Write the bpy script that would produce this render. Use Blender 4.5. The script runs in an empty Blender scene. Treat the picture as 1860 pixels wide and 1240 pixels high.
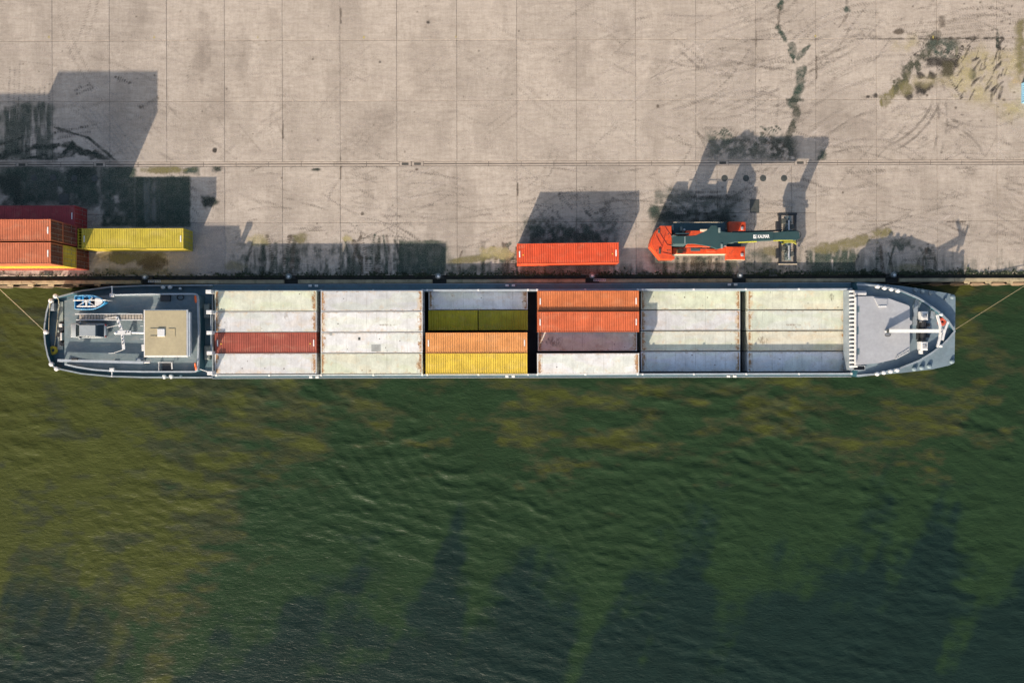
import bpy, bmesh, math, random
import numpy as np
from mathutils import Vector, Matrix

# ------------------------------------------------------------------ camera, sky, sun, exposure
scene = bpy.context.scene
CAM_H, FPX, TH = 101.0, 1490.0, 0.0027           # drone height over the quay, focal length in photo pixels, quay bearing
cam_d = bpy.data.cameras.new('camera'); cam = bpy.data.objects.new('camera', cam_d)
scene.collection.objects.link(cam)
cam_d.sensor_width = 36.0; cam_d.lens = 36.0 * FPX / 1860.0
cam_d.clip_start = 1.0; cam_d.clip_end = 3000.0
cam.location = (0, 0, CAM_H); cam.rotation_euler = (0, 0, -TH)
scene.camera = cam

SH = Vector((1.017, 2.326, -1.0))                # shadow run east and north for each metre of height
sun_dir = (-SH).normalized()
ELEV = math.asin(sun_dir.z); AZ = math.atan2(sun_dir.x, sun_dir.y)
world = bpy.data.worlds.new('World'); scene.world = world; world.use_nodes = True
wn = world.node_tree.nodes; wl = world.node_tree.links
bg = wn['Background']
sky = wn.new('ShaderNodeTexSky'); sky.sky_type = 'NISHITA'; sky.sun_disc = False
sky.sun_elevation = ELEV; sky.sun_rotation = AZ
sky.air_density = 1.0; sky.dust_density = 3.0; sky.ozone_density = 1.0
wl.new(sky.outputs[0], bg.inputs[0]); bg.inputs[1].default_value = 0.14
sd = bpy.data.lights.new('sun', 'SUN'); sd.energy = 5.0; sd.angle = math.radians(0.55); sd.color = (1.0, 0.86, 0.71)
sun = bpy.data.objects.new('sun', sd); scene.collection.objects.link(sun)
sun.rotation_euler = SH.normalized().to_track_quat('-Z', 'Y').to_euler(); sun.location = (-60, -120, 80)
vs = scene.view_settings
vs.view_transform = 'Standard'; vs.look = 'None'; vs.exposure = 0.72; vs.gamma = 1.0; vs.use_curve_mapping = False
scene.cycles.max_bounces = 6; scene.cycles.transparent_max_bounces = 8

random.seed(7); RNG = np.random.default_rng(11)
COL = scene.collection
ZQ, ZW = 0.0, -3.0

# ------------------------------------------------------------------ helpers
def S(r, g, b):
    f = lambda c: (c / 12.92 if c <= 0.04045 else ((c + 0.055) / 1.055) ** 2.4)
    return tuple(f(v / 255.0) for v in (r, g, b))

def P(px, py, z=0.0):
    """where a point seen in the photograph lies, given its real height"""
    dx, dy = px - 930.0, 620.0 - py
    s = (CAM_H - z) / FPX
    return Vector(((dx + dy * TH) * s, (dy - dx * TH) * s, z))

def ramp(nt, fac, stops):
    r = nt.nodes.new('ShaderNodeValToRGB')
    els = r.color_ramp.elements
    els[0].position, els[0].color = stops[0][0], (*stops[0][1], 1)
    els[1].position, els[1].color = stops[-1][0], (*stops[-1][1], 1)
    for p, c in stops[1:-1]:
        e = els.new(p); e.color = (*c, 1)
    nt.links.new(fac, r.inputs[0]); return r.outputs[0]

def node(nt, typ, **kw):
    n = nt.nodes.new(typ)
    for k, v in kw.items():
        if k in ('op',): n.operation = v
        elif k == 'ins':
            for i, x in v.items():
                if hasattr(x, 'is_output') or isinstance(x, bpy.types.NodeSocket): nt.links.new(x, n.inputs[i])
                else: n.inputs[i].default_value = x
        else: setattr(n, k, v)
    return n

def mth(nt, op, a, b=0.0, c=0.0):
    return node(nt, 'ShaderNodeMath', op=op, ins={0: a, 1: b, 2: c}).outputs[0]

def mix(nt, fac, a, b, blend='MIX'):
    n = nt.nodes.new('ShaderNodeMix'); n.data_type = 'RGBA'; n.blend_type = blend
    for i, x in ((0, fac), (6, a), (7, b)):
        if isinstance(x, bpy.types.NodeSocket): nt.links.new(x, n.inputs[i])
        elif i == 0: n.inputs[0].default_value = x
        else: n.inputs[i].default_value = (*x, 1) if len(x) == 3 else x
    return n.outputs[2]

def noise(nt, vec, scale, detail=4.0, rough=0.55, dist=0.0):
    n = node(nt, 'ShaderNodeTexNoise', ins={'Scale': scale, 'Detail': detail, 'Roughness': rough, 'Distortion': dist})
    if vec is not None: nt.links.new(vec, n.inputs['Vector'])
    return n.outputs[0]

def mapping(nt, vec, scale=(1, 1, 1), rot=(0, 0, 0)):
    n = nt.nodes.new('ShaderNodeMapping'); nt.links.new(vec, n.inputs[0])
    n.inputs['Scale'].default_value = scale; n.inputs['Rotation'].default_value = rot
    return n.outputs[0]

def newmat(name, rough=0.6, metal=0.0, spec=0.5):
    m = bpy.data.materials.new(name); m.use_nodes = True
    b = m.node_tree.nodes['Principled BSDF']
    b.inputs['Roughness'].default_value = rough; b.inputs['Metallic'].default_value = metal
    b.inputs['Specular IOR Level'].default_value = spec
    return m, m.node_tree, b

def objvec(nt):
    """object coordinates shifted by the object's own random number"""
    tc = nt.nodes.new('ShaderNodeTexCoord'); oi = nt.nodes.new('ShaderNodeObjectInfo')
    r = mth(nt, 'MULTIPLY', oi.outputs['Random'], 97.0)
    a = node(nt, 'ShaderNodeVectorMath', op='ADD', ins={0: tc.outputs['Object']})
    nt.links.new(r, a.inputs[1]); return a.outputs[0], tc.outputs['Object'], oi

MATS = {}
def paint(name, col, rough=0.5, var=0.18, scale=1.2, dirt=None, dirt_amt=0.0, metal=0.0, bump=0.0):
    """weathered paint: tone drifts over the surface, dirt gathers in patches"""
    if name in MATS: return MATS[name]
    m, nt, b = newmat(name, rough, metal)
    v, o, oi = objvec(nt)
    n1 = noise(nt, v, scale, 5.0); n2 = noise(nt, v, scale * 7.0, 3.0)
    lo = tuple(c * (1 - var) for c in col); hi = tuple(min(1, c * (1 + var)) for c in col)
    c = ramp(nt, n1, [(0.3, lo), (0.7, hi)])
    c = mix(nt, 0.12, c, ramp(nt, n2, [(0.35, (0.15, 0.15, 0.15)), (0.65, (1, 1, 1))]), 'MULTIPLY')
    if dirt is not None:
        d = ramp(nt, noise(nt, v, scale * 2.3, 6.0, 0.65, 0.4), [(0.52, (0, 0, 0)), (0.72, (1, 1, 1))])
        f = node(nt, 'ShaderNodeMath', op='MULTIPLY', ins={0: d, 1: dirt_amt}).outputs[0]
        c = mix(nt, f, c, dirt)
    nt.links.new(c, b.inputs['Base Color'])
    if bump:
        bp = node(nt, 'ShaderNodeBump', ins={'Strength': bump, 'Distance': 0.02, 'Height': n2}); nt.links.new(bp.outputs[0], b.inputs['Normal'])
    MATS[name] = m; return m

class MB:
    """collects shapes, then becomes one mesh object"""
    def __init__(self): self.v = []; self.f = []
    def add(self, vs, fs):
        o = len(self.v); self.v += [tuple(p) for p in vs]; self.f += [tuple(i + o for i in f) for f in fs]; return self
    def box(self, x0, x1, y0, y1, z0, z1):
        return self.add([(x0, y0, z0), (x1, y0, z0), (x1, y1, z0), (x0, y1, z0), (x0, y0, z1), (x1, y0, z1), (x1, y1, z1), (x0, y1, z1)],
                        [(3, 2, 1, 0), (4, 5, 6, 7), (0, 1, 5, 4), (1, 2, 6, 5), (2, 3, 7, 6), (3, 0, 4, 7)])
    def bbox(self, x0, x1, y0, y1, z0, z1, c=0.02):
        """box with a bevelled top edge"""
        o = [(x0, y0), (x1, y0), (x1, y1), (x0, y1)]; i = [(x0 + c, y0 + c), (x1 - c, y0 + c), (x1 - c, y1 - c), (x0 + c, y1 - c)]
        v = [(*p, z0) for p in o] + [(*p, z1 - c) for p in o] + [(*p, z1) for p in i]
        f = [(3, 2, 1, 0), (8, 9, 10, 11)]
        for k in range(4):
            n = (k + 1) % 4; f += [(k, n, 4 + n, 4 + k), (4 + k, 4 + n, 8 + n, 8 + k)]
        return self.add(v, f)
    def prism(self, pts, z0, z1, inset=0.0):
        """polygon (x, y) list extruded from z0 to z1 (numbers or per-point lists)"""
        n = len(pts)
        a = sum(pts[i][0] * pts[(i + 1) % n][1] - pts[(i + 1) % n][0] * pts[i][1] for i in range(n))
        pts = list(pts)
        if a < 0: pts = pts[::-1]; z0 = z0[::-1] if isinstance(z0, list) else z0; z1 = z1[::-1] if isinstance(z1, list) else z1
        g = lambda z, i: z[i] if isinstance(z, list) else z
        v = [(p[0], p[1], g(z0, i)) for i, p in enumerate(pts)] + [(p[0], p[1], g(z1, i)) for i, p in enumerate(pts)]
        f = [tuple(range(n - 1, -1, -1)), tuple(range(n, 2 * n))] + [(i, (i + 1) % n, n + (i + 1) % n, n + i) for i in range(n)]
        return self.add(v, f)
    def cyl(self, x, y, z0, z1, r, r2=None, n=16, dome=0.0):
        r2 = r if r2 is None else r2; v = []; f = []
        rings = [(r, z0), (r2, z1)]
        if dome: rings += [(r2 * 0.8, z1 + dome * 0.6), (r2 * 0.4, z1 + dome * 0.93)]
        for rr, zz in rings:
            v += [(x + rr * math.cos(2 * math.pi * k / n), y + rr * math.sin(2 * math.pi * k / n), zz) for k in range(n)]
        m = len(rings)
        for j in range(m - 1):
            f += [(j * n + k, j * n + (k + 1) % n, (j + 1) * n + (k + 1) % n, (j + 1) * n + k) for k in range(n)]
        f += [tuple(range(n - 1, -1, -1)), tuple(range((m - 1) * n, m * n))]
        return self.add(v, f)
    def tube(self, pts, r, n=8, r2=None):
        """round bar along a path of 3-D points"""
        pts = [Vector(p) for p in pts]; m = len(pts); v = []; f = []
        up = Vector((0, 0, 1))
        for i, p in enumerate(pts):
            d = (pts[min(i + 1, m - 1)] - pts[max(i - 1, 0)]).normalized()
            u = d.cross(up if abs(d.z) < 0.95 else Vector((1, 0, 0))).normalized(); w = d.cross(u)
            rr = r if r2 is None else r + (r2 - r) * i / (m - 1)
            v += [tuple(p + u * rr * math.cos(2 * math.pi * k / n) + w * rr * math.sin(2 * math.pi * k / n)) for k in range(n)]
        for j in range(m - 1):
            f += [(j * n + k, (j + 1) * n + k, (j + 1) * n + (k + 1) % n, j * n + (k + 1) % n) for k in range(n)]
        f += [tuple(range(n)), tuple(range(m * n - 1, (m - 1) * n - 1, -1))]
        return self.add(v, f)
    def bar(self, a, b, w, h):
        """rectangular bar from a to b, w wide and h high"""
        a, b = Vector(a), Vector(b); d = (b - a).normalized()
        u = d.cross(Vector((0, 0, 1)))
        u = u.normalized() if u.length > 1e-4 else Vector((1, 0, 0)); t = u.cross(d)
        c = [(-1, -1), (1, -1), (1, 1), (-1, 1)]
        v = [tuple(p + u * s * w / 2 + t * q * h / 2) for p in (a, b) for s, q in c]
        return self.add(v, [(0, 1, 2, 3), (7, 6, 5, 4), (0, 4, 5, 1), (1, 5, 6, 2), (2, 6, 7, 3), (3, 7, 4, 0)])
    def strip(self, pts, w, z0, z1):
        """wall along an (x, y) path, w thick; z0, z1 numbers or per-point lists"""
        pts = [Vector((p[0], p[1])) for p in pts]; m = len(pts); v = []; f = []
        g = lambda z, i: z[i] if isinstance(z, list) else z
        for i, p in enumerate(pts):
            d = (pts[min(i + 1, m - 1)] - pts[max(i - 1, 0)]).normalized(); q = Vector((-d.y, d.x)) * w / 2
            a, b = p + q, p - q
            v += [(a.x, a.y, g(z0, i)), (b.x, b.y, g(z0, i)), (b.x, b.y, g(z1, i)), (a.x, a.y, g(z1, i))]
        for j in range(m - 1):
            o = j * 4
            for k in range(4): f.append((o + k, o + (k + 1) % 4, o + 4 + (k + 1) % 4, o + 4 + k))
        f += [(3, 2, 1, 0), ((m - 1) * 4, (m - 1) * 4 + 1, (m - 1) * 4 + 2, (m - 1) * 4 + 3)]
        return self.add(v, f)
    def mesh(self, name, mat=None):
        me = bpy.data.meshes.new(name); me.from_pydata(self.v, [], self.f)
        bm = bmesh.new(); bm.from_mesh(me); bmesh.ops.recalc_face_normals(bm, faces=bm.faces); bm.to_mesh(me); bm.free()
        if mat: me.materials.append(mat)
        return me
    def build(self, name, mat, parent=None, smooth=False):
        me = self.mesh(name, mat)
        if smooth:
            me.polygons.foreach_set('use_smooth', [True] * len(me.polygons))
            try: me.set_sharp_from_angle(angle=math.radians(35))
            except Exception: pass
        return link(name, me, parent)

def link(name, me, parent=None, loc=None, rz=None):
    o = bpy.data.objects.new(name, me); COL.objects.link(o); o.parent = parent
    if loc is not None: o.location = loc
    if rz is not None: o.rotation_euler = (0, 0, rz)
    return o

def tag(o, label=None, cat=None, group=None, kind=None):
    if label: o['label'] = label
    if cat: o['category'] = cat
    if group: o['group'] = group
    if kind: o['kind'] = kind
    return o

def thing(name, label, cat, loc=(0, 0, 0), rz=0.0, group=None):
    return tag(link(name, None, None, loc, rz), label, cat, group)

# value noise on numpy arrays, used for water depth and ground dirt
def vnoise(x, y, seed):
    r = np.random.default_rng(seed); g = r.random((256, 256))
    xi = np.floor(x).astype(int); yi = np.floor(y).astype(int); fx = x - xi; fy = y - yi
    fx = fx * fx * (3 - 2 * fx); fy = fy * fy * (3 - 2 * fy)
    a = g[yi % 256, xi % 256]; b = g[yi % 256, (xi + 1) % 256]; c = g[(yi + 1) % 256, xi % 256]; d = g[(yi + 1) % 256, (xi + 1) % 256]
    return (a * (1 - fx) + b * fx) * (1 - fy) + (c * (1 - fx) + d * fx) * fy
def fbm(x, y, seed, octv=5, gain=0.5):
    t = 0; amp = 1; tot = 0
    for k in range(octv):
        t = t + amp * vnoise(x * 2 ** k + 13.7 * k, y * 2 ** k + 7.1 * k, seed + k); tot += amp; amp *= gain
    return t / tot
def sstep(a, b, x):
    t = np.clip((x - a) / (b - a), 0, 1); return t * t * (3 - 2 * t)

def grid_mesh(name, xs, ys, Z, color=None, keep=None, mat=None, smooth=True):
    nx, ny = len(xs), len(ys); X, Y = np.meshgrid(xs, ys)
    co = np.stack([X, Y, Z], -1).reshape(-1, 3).astype(np.float32)
    idx = np.arange(nx * ny).reshape(ny, nx)
    q = np.stack([idx[:-1, :-1], idx[:-1, 1:], idx[1:, 1:], idx[1:, :-1]], -1).reshape(-1, 4)
    c = None if color is None else color.reshape(-1, 4)
    if keep is not None:
        q = q[keep.reshape(-1)]
        used = np.unique(q); mp = np.full(nx * ny, -1); mp[used] = np.arange(len(used)); q = mp[q]; co = co[used]
        if c is not None: c = c[used]
    me = bpy.data.meshes.new(name); n = len(q)
    me.vertices.add(len(co)); me.vertices.foreach_set('co', co.reshape(-1))
    me.loops.add(n * 4); me.loops.foreach_set('vertex_index', q.reshape(-1).astype(np.int32))
    me.polygons.add(n); me.polygons.foreach_set('loop_start', np.arange(0, n * 4, 4, dtype=np.int32))
    me.polygons.foreach_set('use_smooth', np.full(n, smooth))
    if c is not None:
        at = me.color_attributes.new('tone', 'FLOAT_COLOR', 'POINT'); at.data.foreach_set('color', c.astype(np.float32).reshape(-1))
    me.update(calc_edges=True); me.validate()
    if mat: me.materials.append(mat)
    return me

# ------------------------------------------------------------------ water
def make_water():
    m, nt, b = newmat('harbour_water', 0.36, 0.0, 0.14)
    b.inputs['IOR'].default_value = 1.33
    a = nt.nodes.new('ShaderNodeVertexColor'); a.layer_name = 'tone'
    geo = nt.nodes.new('ShaderNodeNewGeometry')
    v1 = mapping(nt, geo.outputs['Position'], (0.9, 2.2, 1), (0, 0, math.radians(12)))
    n1 = noise(nt, v1, 1.1, 4.0, 0.6, 0.6); n2 = noise(nt, v1, 3.1, 3.0, 0.6)
    h = mth(nt, 'ADD', n1, mth(nt, 'MULTIPLY', n2, 0.35))
    bp = node(nt, 'ShaderNodeBump', ins={'Strength': 0.55, 'Distance': 0.15, 'Height': h}); nt.links.new(bp.outputs[0], b.inputs['Normal'])
    nt.links.new(a.outputs[0], b.inputs['Base Color'])
    den_x = np.arange(-67, 67.01, 0.2); den_y = np.arange(-46, 8.61, 0.2)
    gx = 67 + np.cumsum(np.geomspace(0.3, 60, 34)); gy = np.cumsum(np.geomspace(0.3, 60, 34))
    xs = np.concatenate([-gx[::-1], den_x, gx]); ys = np.concatenate([(-46 - gy)[::-1], den_y])
    X, Y = np.meshgrid(xs, ys)
    # short wind waves, running from several directions, broken up by patches of calm
    Z = np.zeros_like(X)
    wob = (fbm(X / 9, Y / 9, 3) - 0.5) * 5
    calm = 0.35 + 1.1 * sstep(0.35, 0.65, fbm(X / 16 + 4, Y / 11, 5))
    vv0 = (7.5 - Y) / 52.0; near = (0.5 + 0.5 * sstep(0.22, 0.42, (X + 63) / 126)) * (1.0 - 0.45 * sstep(0.35, 0.75, vv0 + 0.25 * (fbm(X / 12, Y / 9, 7) - 0.5)))
    for lam, ang, amp in ((1.75, 80, 1.0), (1.45, 66, 0.8), (2.3, 97, 0.9), (1.25, 52, 0.6), (3.4, 74, 0.8), (1.2, 108, 0.5), (1.6, 40, 0.6)):
        k = 2 * math.pi / lam; ca, sa = math.cos(math.radians(ang)), math.sin(math.radians(ang))
        ph = k * (X * ca + Y * sa) + wob * (1.2 + lam * 0.2) + ang
        env = fbm(X / (4.5 * lam) + ang, Y / (3.0 * lam), int(ang))
        w = 1 - np.abs(np.sin(ph / 2)) * 1.3
        Z += amp * lam * 0.030 * w * sstep(0.42, 0.72, env) * calm * near
    Z += 0.125 * (fbm(X / 1.9 + 0.35 * Y, Y / 0.8, 21, 4, 0.6) - 0.5) * calm
    far = np.maximum(np.abs(X) - 66, np.maximum(-45 - Y, 0)); Z *= np.exp(-np.clip(far, 0, 200) / 6)
    # silt: the river carries a brown-olive plume along the left bank over dark green, dark deep water to the south
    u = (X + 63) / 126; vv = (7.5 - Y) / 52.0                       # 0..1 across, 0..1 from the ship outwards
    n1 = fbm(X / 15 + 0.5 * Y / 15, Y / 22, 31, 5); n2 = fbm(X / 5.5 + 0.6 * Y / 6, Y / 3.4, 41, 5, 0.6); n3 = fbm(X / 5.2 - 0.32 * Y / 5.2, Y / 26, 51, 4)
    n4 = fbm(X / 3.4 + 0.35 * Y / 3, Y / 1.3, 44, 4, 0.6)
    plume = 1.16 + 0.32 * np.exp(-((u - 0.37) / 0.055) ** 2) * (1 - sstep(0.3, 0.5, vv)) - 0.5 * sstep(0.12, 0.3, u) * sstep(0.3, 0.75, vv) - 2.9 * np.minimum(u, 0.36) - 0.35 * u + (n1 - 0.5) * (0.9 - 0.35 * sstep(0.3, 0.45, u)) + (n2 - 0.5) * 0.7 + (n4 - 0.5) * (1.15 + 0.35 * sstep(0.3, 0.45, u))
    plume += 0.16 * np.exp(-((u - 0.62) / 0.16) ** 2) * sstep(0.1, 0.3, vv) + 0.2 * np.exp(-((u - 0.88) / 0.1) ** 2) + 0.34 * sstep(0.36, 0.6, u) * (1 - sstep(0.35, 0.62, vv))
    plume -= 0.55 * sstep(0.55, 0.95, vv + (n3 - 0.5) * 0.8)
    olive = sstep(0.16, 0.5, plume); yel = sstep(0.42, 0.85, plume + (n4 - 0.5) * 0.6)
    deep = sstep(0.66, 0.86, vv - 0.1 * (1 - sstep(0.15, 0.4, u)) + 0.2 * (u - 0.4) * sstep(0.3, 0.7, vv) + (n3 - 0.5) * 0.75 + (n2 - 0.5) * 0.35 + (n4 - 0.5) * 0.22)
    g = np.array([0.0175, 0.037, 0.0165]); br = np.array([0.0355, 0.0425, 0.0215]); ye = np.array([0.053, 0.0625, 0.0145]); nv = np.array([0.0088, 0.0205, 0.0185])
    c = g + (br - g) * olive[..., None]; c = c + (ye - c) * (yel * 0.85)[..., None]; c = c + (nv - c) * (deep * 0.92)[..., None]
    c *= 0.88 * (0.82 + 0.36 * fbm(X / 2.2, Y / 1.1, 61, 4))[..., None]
    rgba = np.concatenate([c, np.ones(c.shape[:2] + (1,))], -1)
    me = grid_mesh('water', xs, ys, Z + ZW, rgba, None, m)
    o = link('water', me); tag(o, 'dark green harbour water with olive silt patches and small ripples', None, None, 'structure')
make_water()

# ------------------------------------------------------------------ quay: slabs, drain channel, edge beam, sheet piling
def concrete(name, base=(0.42, 0.365, 0.305), streak=True):
    m, nt, b = newmat(name, 0.88, 0.0, 0.25)
    geo = nt.nodes.new('ShaderNodeNewGeometry'); pos = geo.outputs['Position']; oi = nt.nodes.new('ShaderNodeObjectInfo')
    big = noise(nt, mapping(nt, pos, (1, 0.8, 1)), 0.11, 5.0, 0.6, 0.6)
    mid = noise(nt, mapping(nt, pos, (0.7, 1.9, 1)), 0.75, 6.0, 0.65, 0.3)
    fine = noise(nt, pos, 9.0, 5.0, 0.7)
    stk = noise(nt, mapping(nt, pos, (0.35, 6.0, 1), (0, 0, 0.05)), 0.6, 5.0, 0.6)
    arc = noise(nt, mapping(nt, pos, (3.0, 0.4, 1), (0, 0, 0.9)), 0.9, 5.0, 0.6, 1.2)
    spk = noise(nt, mapping(nt, pos, (0.75, 1.3, 1)), 2.6, 4.0, 0.85)
    c = ramp(nt, big, [(0.25, (base[0] * 0.92, base[1] * 0.915, base[2] * 0.91)), (0.5, base), (0.75, (base[0] * 1.05, base[1] * 1.05, base[2] * 1.05))])
    c = mix(nt, 1.0, c, ramp(nt, mid, [(0.3, (0.84, 0.83, 0.82)), (0.6, (1.0, 1.0, 1.0)), (0.8, (1.05, 1.05, 1.05))]), 'MULTIPLY')
    c = mix(nt, 1.0, c, ramp(nt, fine, [(0.3, (0.86, 0.86, 0.86)), (0.65, (1.05, 1.05, 1.05))]), 'MULTIPLY')
    c = mix(nt, 1.0, c, ramp(nt, spk, [(0.3, (0.8, 0.79, 0.78)), (0.52, (1.0, 1.0, 1.0)), (0.75, (1.1, 1.1, 1.1))]), 'MULTIPLY')
    if streak:
        c = mix(nt, 0.5, c, ramp(nt, stk, [(0.35, (0.88, 0.87, 0.86)), (0.6, (1.05, 1.05, 1.05))]), 'MULTIPLY')
        c = mix(nt, 0.6, c, ramp(nt, arc, [(0.36, (0.88, 0.87, 0.86)), (0.6, (1.06, 1.06, 1.06))]), 'MULTIPLY')
    tone = node(nt, 'ShaderNodeMapRange', ins={0: oi.outputs['Random'], 3: 0.95, 4: 1.05}).outputs[0]
    tc = nt.nodes.new('ShaderNodeCombineColor')
    for i in range(3): nt.links.new(tone, tc.inputs[i])
    c = mix(nt, 1.0, c, tc.outputs[0], 'MULTIPLY')
    nt.links.new(c, b.inputs['Base Color'])
    bp = node(nt, 'ShaderNodeBump', ins={'Strength': 0.35, 'Distance': 0.02, 'Height': mth(nt, 'ADD', fine, mth(nt, 'MULTIPLY', mid, 1.5))}); nt.links.new(bp.outputs[0], b.inputs['Normal'])
    return m
M_slab = concrete('slab_concrete'); M_drain = concrete('channel_concrete', (0.4, 0.34, 0.28), False)
M_joint = paint('joint_filler', (0.10, 0.085, 0.07), 0.9)
M_cast = paint('cast_iron', (0.05, 0.056, 0.05), 0.7, 0.3, 3.0, (0.16, 0.14, 0.11), 0.5)
M_beam = paint('edge_beam_timber', (0.32, 0.26, 0.16), 0.85, 0.3, 0.7, (0.09, 0.10, 0.05), 0.7, bump=0.3)
M_pile = paint('sheet_pile_steel', (0.16, 0.11, 0.07), 0.8, 0.3, 1.0, (0.04, 0.05, 0.03), 0.7)
M_dark = paint('trench_mud', (0.04, 0.04, 0.034), 0.95, 0.3, 2.0)
M_green_grate = paint('green_grate', (0.055, 0.13, 0.11), 0.6, 0.3, 2.0)

EDGE = 8.18                                                   # where the slabs stop, metres north of the camera's axis
far_y, far_x = 320.0, 420.0
qb = MB().box(-far_x, far_x, EDGE + 0.02, far_y, -1.2, -0.035)
quay = qb.build('quay', M_joint); tag(quay, 'pale concrete quay of large square slabs beside the ship', None, None, 'structure')

XJ = [-114, -9, 96, 200, 304, 409, 514, 619, 722, 831, 940, 1048, 1156, 1265, 1374, 1483, 1593, 1703, 1812, 1922, 2031]
YJ = [-258, -148, -38, 73, 183, 292.5]
YJS = [301.5, 403.5]
G = 0.02
def wx(px): return (px - 930.0) * CAM_H / FPX
def wy(py): return (620.0 - py) * CAM_H / FPX
slab_cache = {}
def slab(x0, x1, y0, y1, name='slab', hgt=0.0):
    w, d = round(x1 - x0 - 2 * G, 3), round(y1 - y0 - 2 * G, 3)
    if (w, d) not in slab_cache:
        slab_cache[(w, d)] = MB().bbox(-w / 2, w / 2, -d / 2, d / 2, -0.25, 0, 0.02).mesh('slab', M_slab)
    return link(name, slab_cache[(w, d)], quay, ((x0 + x1) / 2, (y0 + y1) / 2, hgt + random.uniform(-0.003, 0.0)))
for i in range(len(XJ) - 1):
    a, b2 = wx(XJ[i]), wx(XJ[i + 1])
    for j in range(len(YJ) - 1): slab(a, b2, wy(YJ[j + 1]), wy(YJ[j]))
    if XJ[i] in (1265, 1374): continue
    if XJ[i] in (-9, 96): continue
    slab(a, b2, wy(YJS[1]), wy(YJS[0])); slab(a, b2, EDGE, wy(YJS[1]))
for a, b2, y0, y1 in ((1265, 1303.5, 301.5, 388), (1303.5, 1438.5, 301.5, 388), (1438.5, 1483, 301.5, 388), (1265, 1371, 388, None), (1371, 1483, 388, None),
                      (-9, 48, 301.5, 388), (48, 184, 301.5, 388), (184, 200, 301.5, 388), (-9, 96, 388, None), (96, 200, 388, None)):
    slab(wx(a), wx(b2), EDGE if y1 is None else wy(y1), wy(y0))
# the yard beyond the slabs one can tell apart
for x0, x1, y0, y1 in ((-far_x, wx(XJ[0]), EDGE, far_y), (wx(XJ[-1]), far_x, EDGE, far_y), (wx(XJ[0]), wx(XJ[-1]), wy(YJ[0]), far_y)):
    o = MB().box(x0 + 0.03, x1 - 0.03, y0 + 0.03, y1, -0.25, -0.004).build('yard_paving', M_slab, quay)

# drain channel: precast lengths with a slot, and inspection boxes with dark gratings
drain = MB().box(wx(XJ[0]), wx(XJ[-1]), wy(301.2), wy(292.8), -0.3, -0.12).build('drain_channel', M_joint)
tag(drain, 'long concrete slot drain running across the quay', None, None, 'structure')
boxes = [30, 171, 726, 748.5, 1303, 1444]
M_slot = paint('slot_dark', (0.03, 0.035, 0.03), 0.9)
edges = []; x = -110.0
for b in boxes + [2030]:
    n_ = max(1, round((b - x) / 59.0))
    if b - x > 3: edges += [(x + (b - x) * k / n_, x + (b - x) * (k + 1) / n_, False) for k in range(n_)]
    if b < 2030: edges.append((b, b + 21.5, True))
    x = b + 21.5
yc0, yc1 = wy(301.0), wy(293.0); ymid = (yc0 + yc1) / 2
for a, b2, isbox in edges:
    x0, x1 = wx(a) + 0.03, wx(b2) - 0.03
    if x1 - x0 < 0.1: continue
    mb = MB()
    if isbox:
        cx = (x0 + x1) / 2
        mb.box(x0, x1, yc0, ymid - 0.16, -0.12, -0.002).box(x0, x1, ymid + 0.16, yc1, -0.12, -0.002).box(x0, cx - 0.42, ymid - 0.158, ymid + 0.158, -0.12, -0.003).box(cx + 0.42, x1, ymid - 0.158, ymid + 0.158, -0.12, -0.003)
        mb.build('inspection_box', M_drain, drain)
        gm = MB()
        for k in range(9): gm.box(cx - 0.41 + k * 0.092, cx - 0.35 + k * 0.092, ymid - 0.155, ymid + 0.155, -0.1, -0.03)
        gm.build('grating', M_slot, drain)
    else:
        mb.box(x0, x1, yc0, ymid - 0.055, -0.12, -0.002).box(x0, x1, ymid + 0.055, yc1, -0.12, -0.002)
        mb.build('channel_length', M_drain, drain)
        MB().box(x0, x1, ymid - 0.05, ymid + 0.05, -0.12, -0.05).build('slot', M_green_grate if (770 < a < 1010 or (1480 < a < 1800)) else M_slot, drain)

# manhole covers, square hatch covers
for px, py in ((62, 323), (97, 323), (135, 324), (172, 324), (1316, 324), (1355, 324), (1386, 324), (1424, 324)):
    p = P(px, py); mb = MB().cyl(p.x, p.y, 0.004, 0.02, 0.39, n=28)
    mb.cyl(p.x, p.y, 0.02, 0.028, 0.31, n=28)
    for k in range(8):
        a = k * math.pi / 4; mb.bar((p.x + 0.06 * math.cos(a), p.y + 0.06 * math.sin(a), 0.03), (p.x + 0.28 * math.cos(a), p.y + 0.28 * math.sin(a), 0.03), 0.03, 0.01)
    mb.build('manhole_cover', M_cast, quay)
for px, py, w, d in ((116.5, 362, 17, 19), (1370.5, 374.5, 17, 24), (1404.5, 495, 15, 13), (88, 495.5, 15, 10), (1310, 497, 0, 0)):
    if not w: continue
    p = P(px, py); w *= CAM_H / FPX; d *= CAM_H / FPX
    mb = MB().bbox(p.x - w / 2, p.x + w / 2, p.y - d / 2, p.y + d / 2, 0.002, 0.02, 0.01)
    mb.bbox(p.x - w / 2 + 0.06, p.x - 0.01, p.y - d / 2 + 0.06, p.y + d / 2 - 0.06, 0.02, 0.03, 0.005).bbox(p.x + 0.01, p.x + w / 2 - 0.06, p.y - d / 2 + 0.06, p.y + d / 2 - 0.06, 0.02, 0.03, 0.005)
    mb.build('hatch_cover', M_cast, quay)

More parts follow.
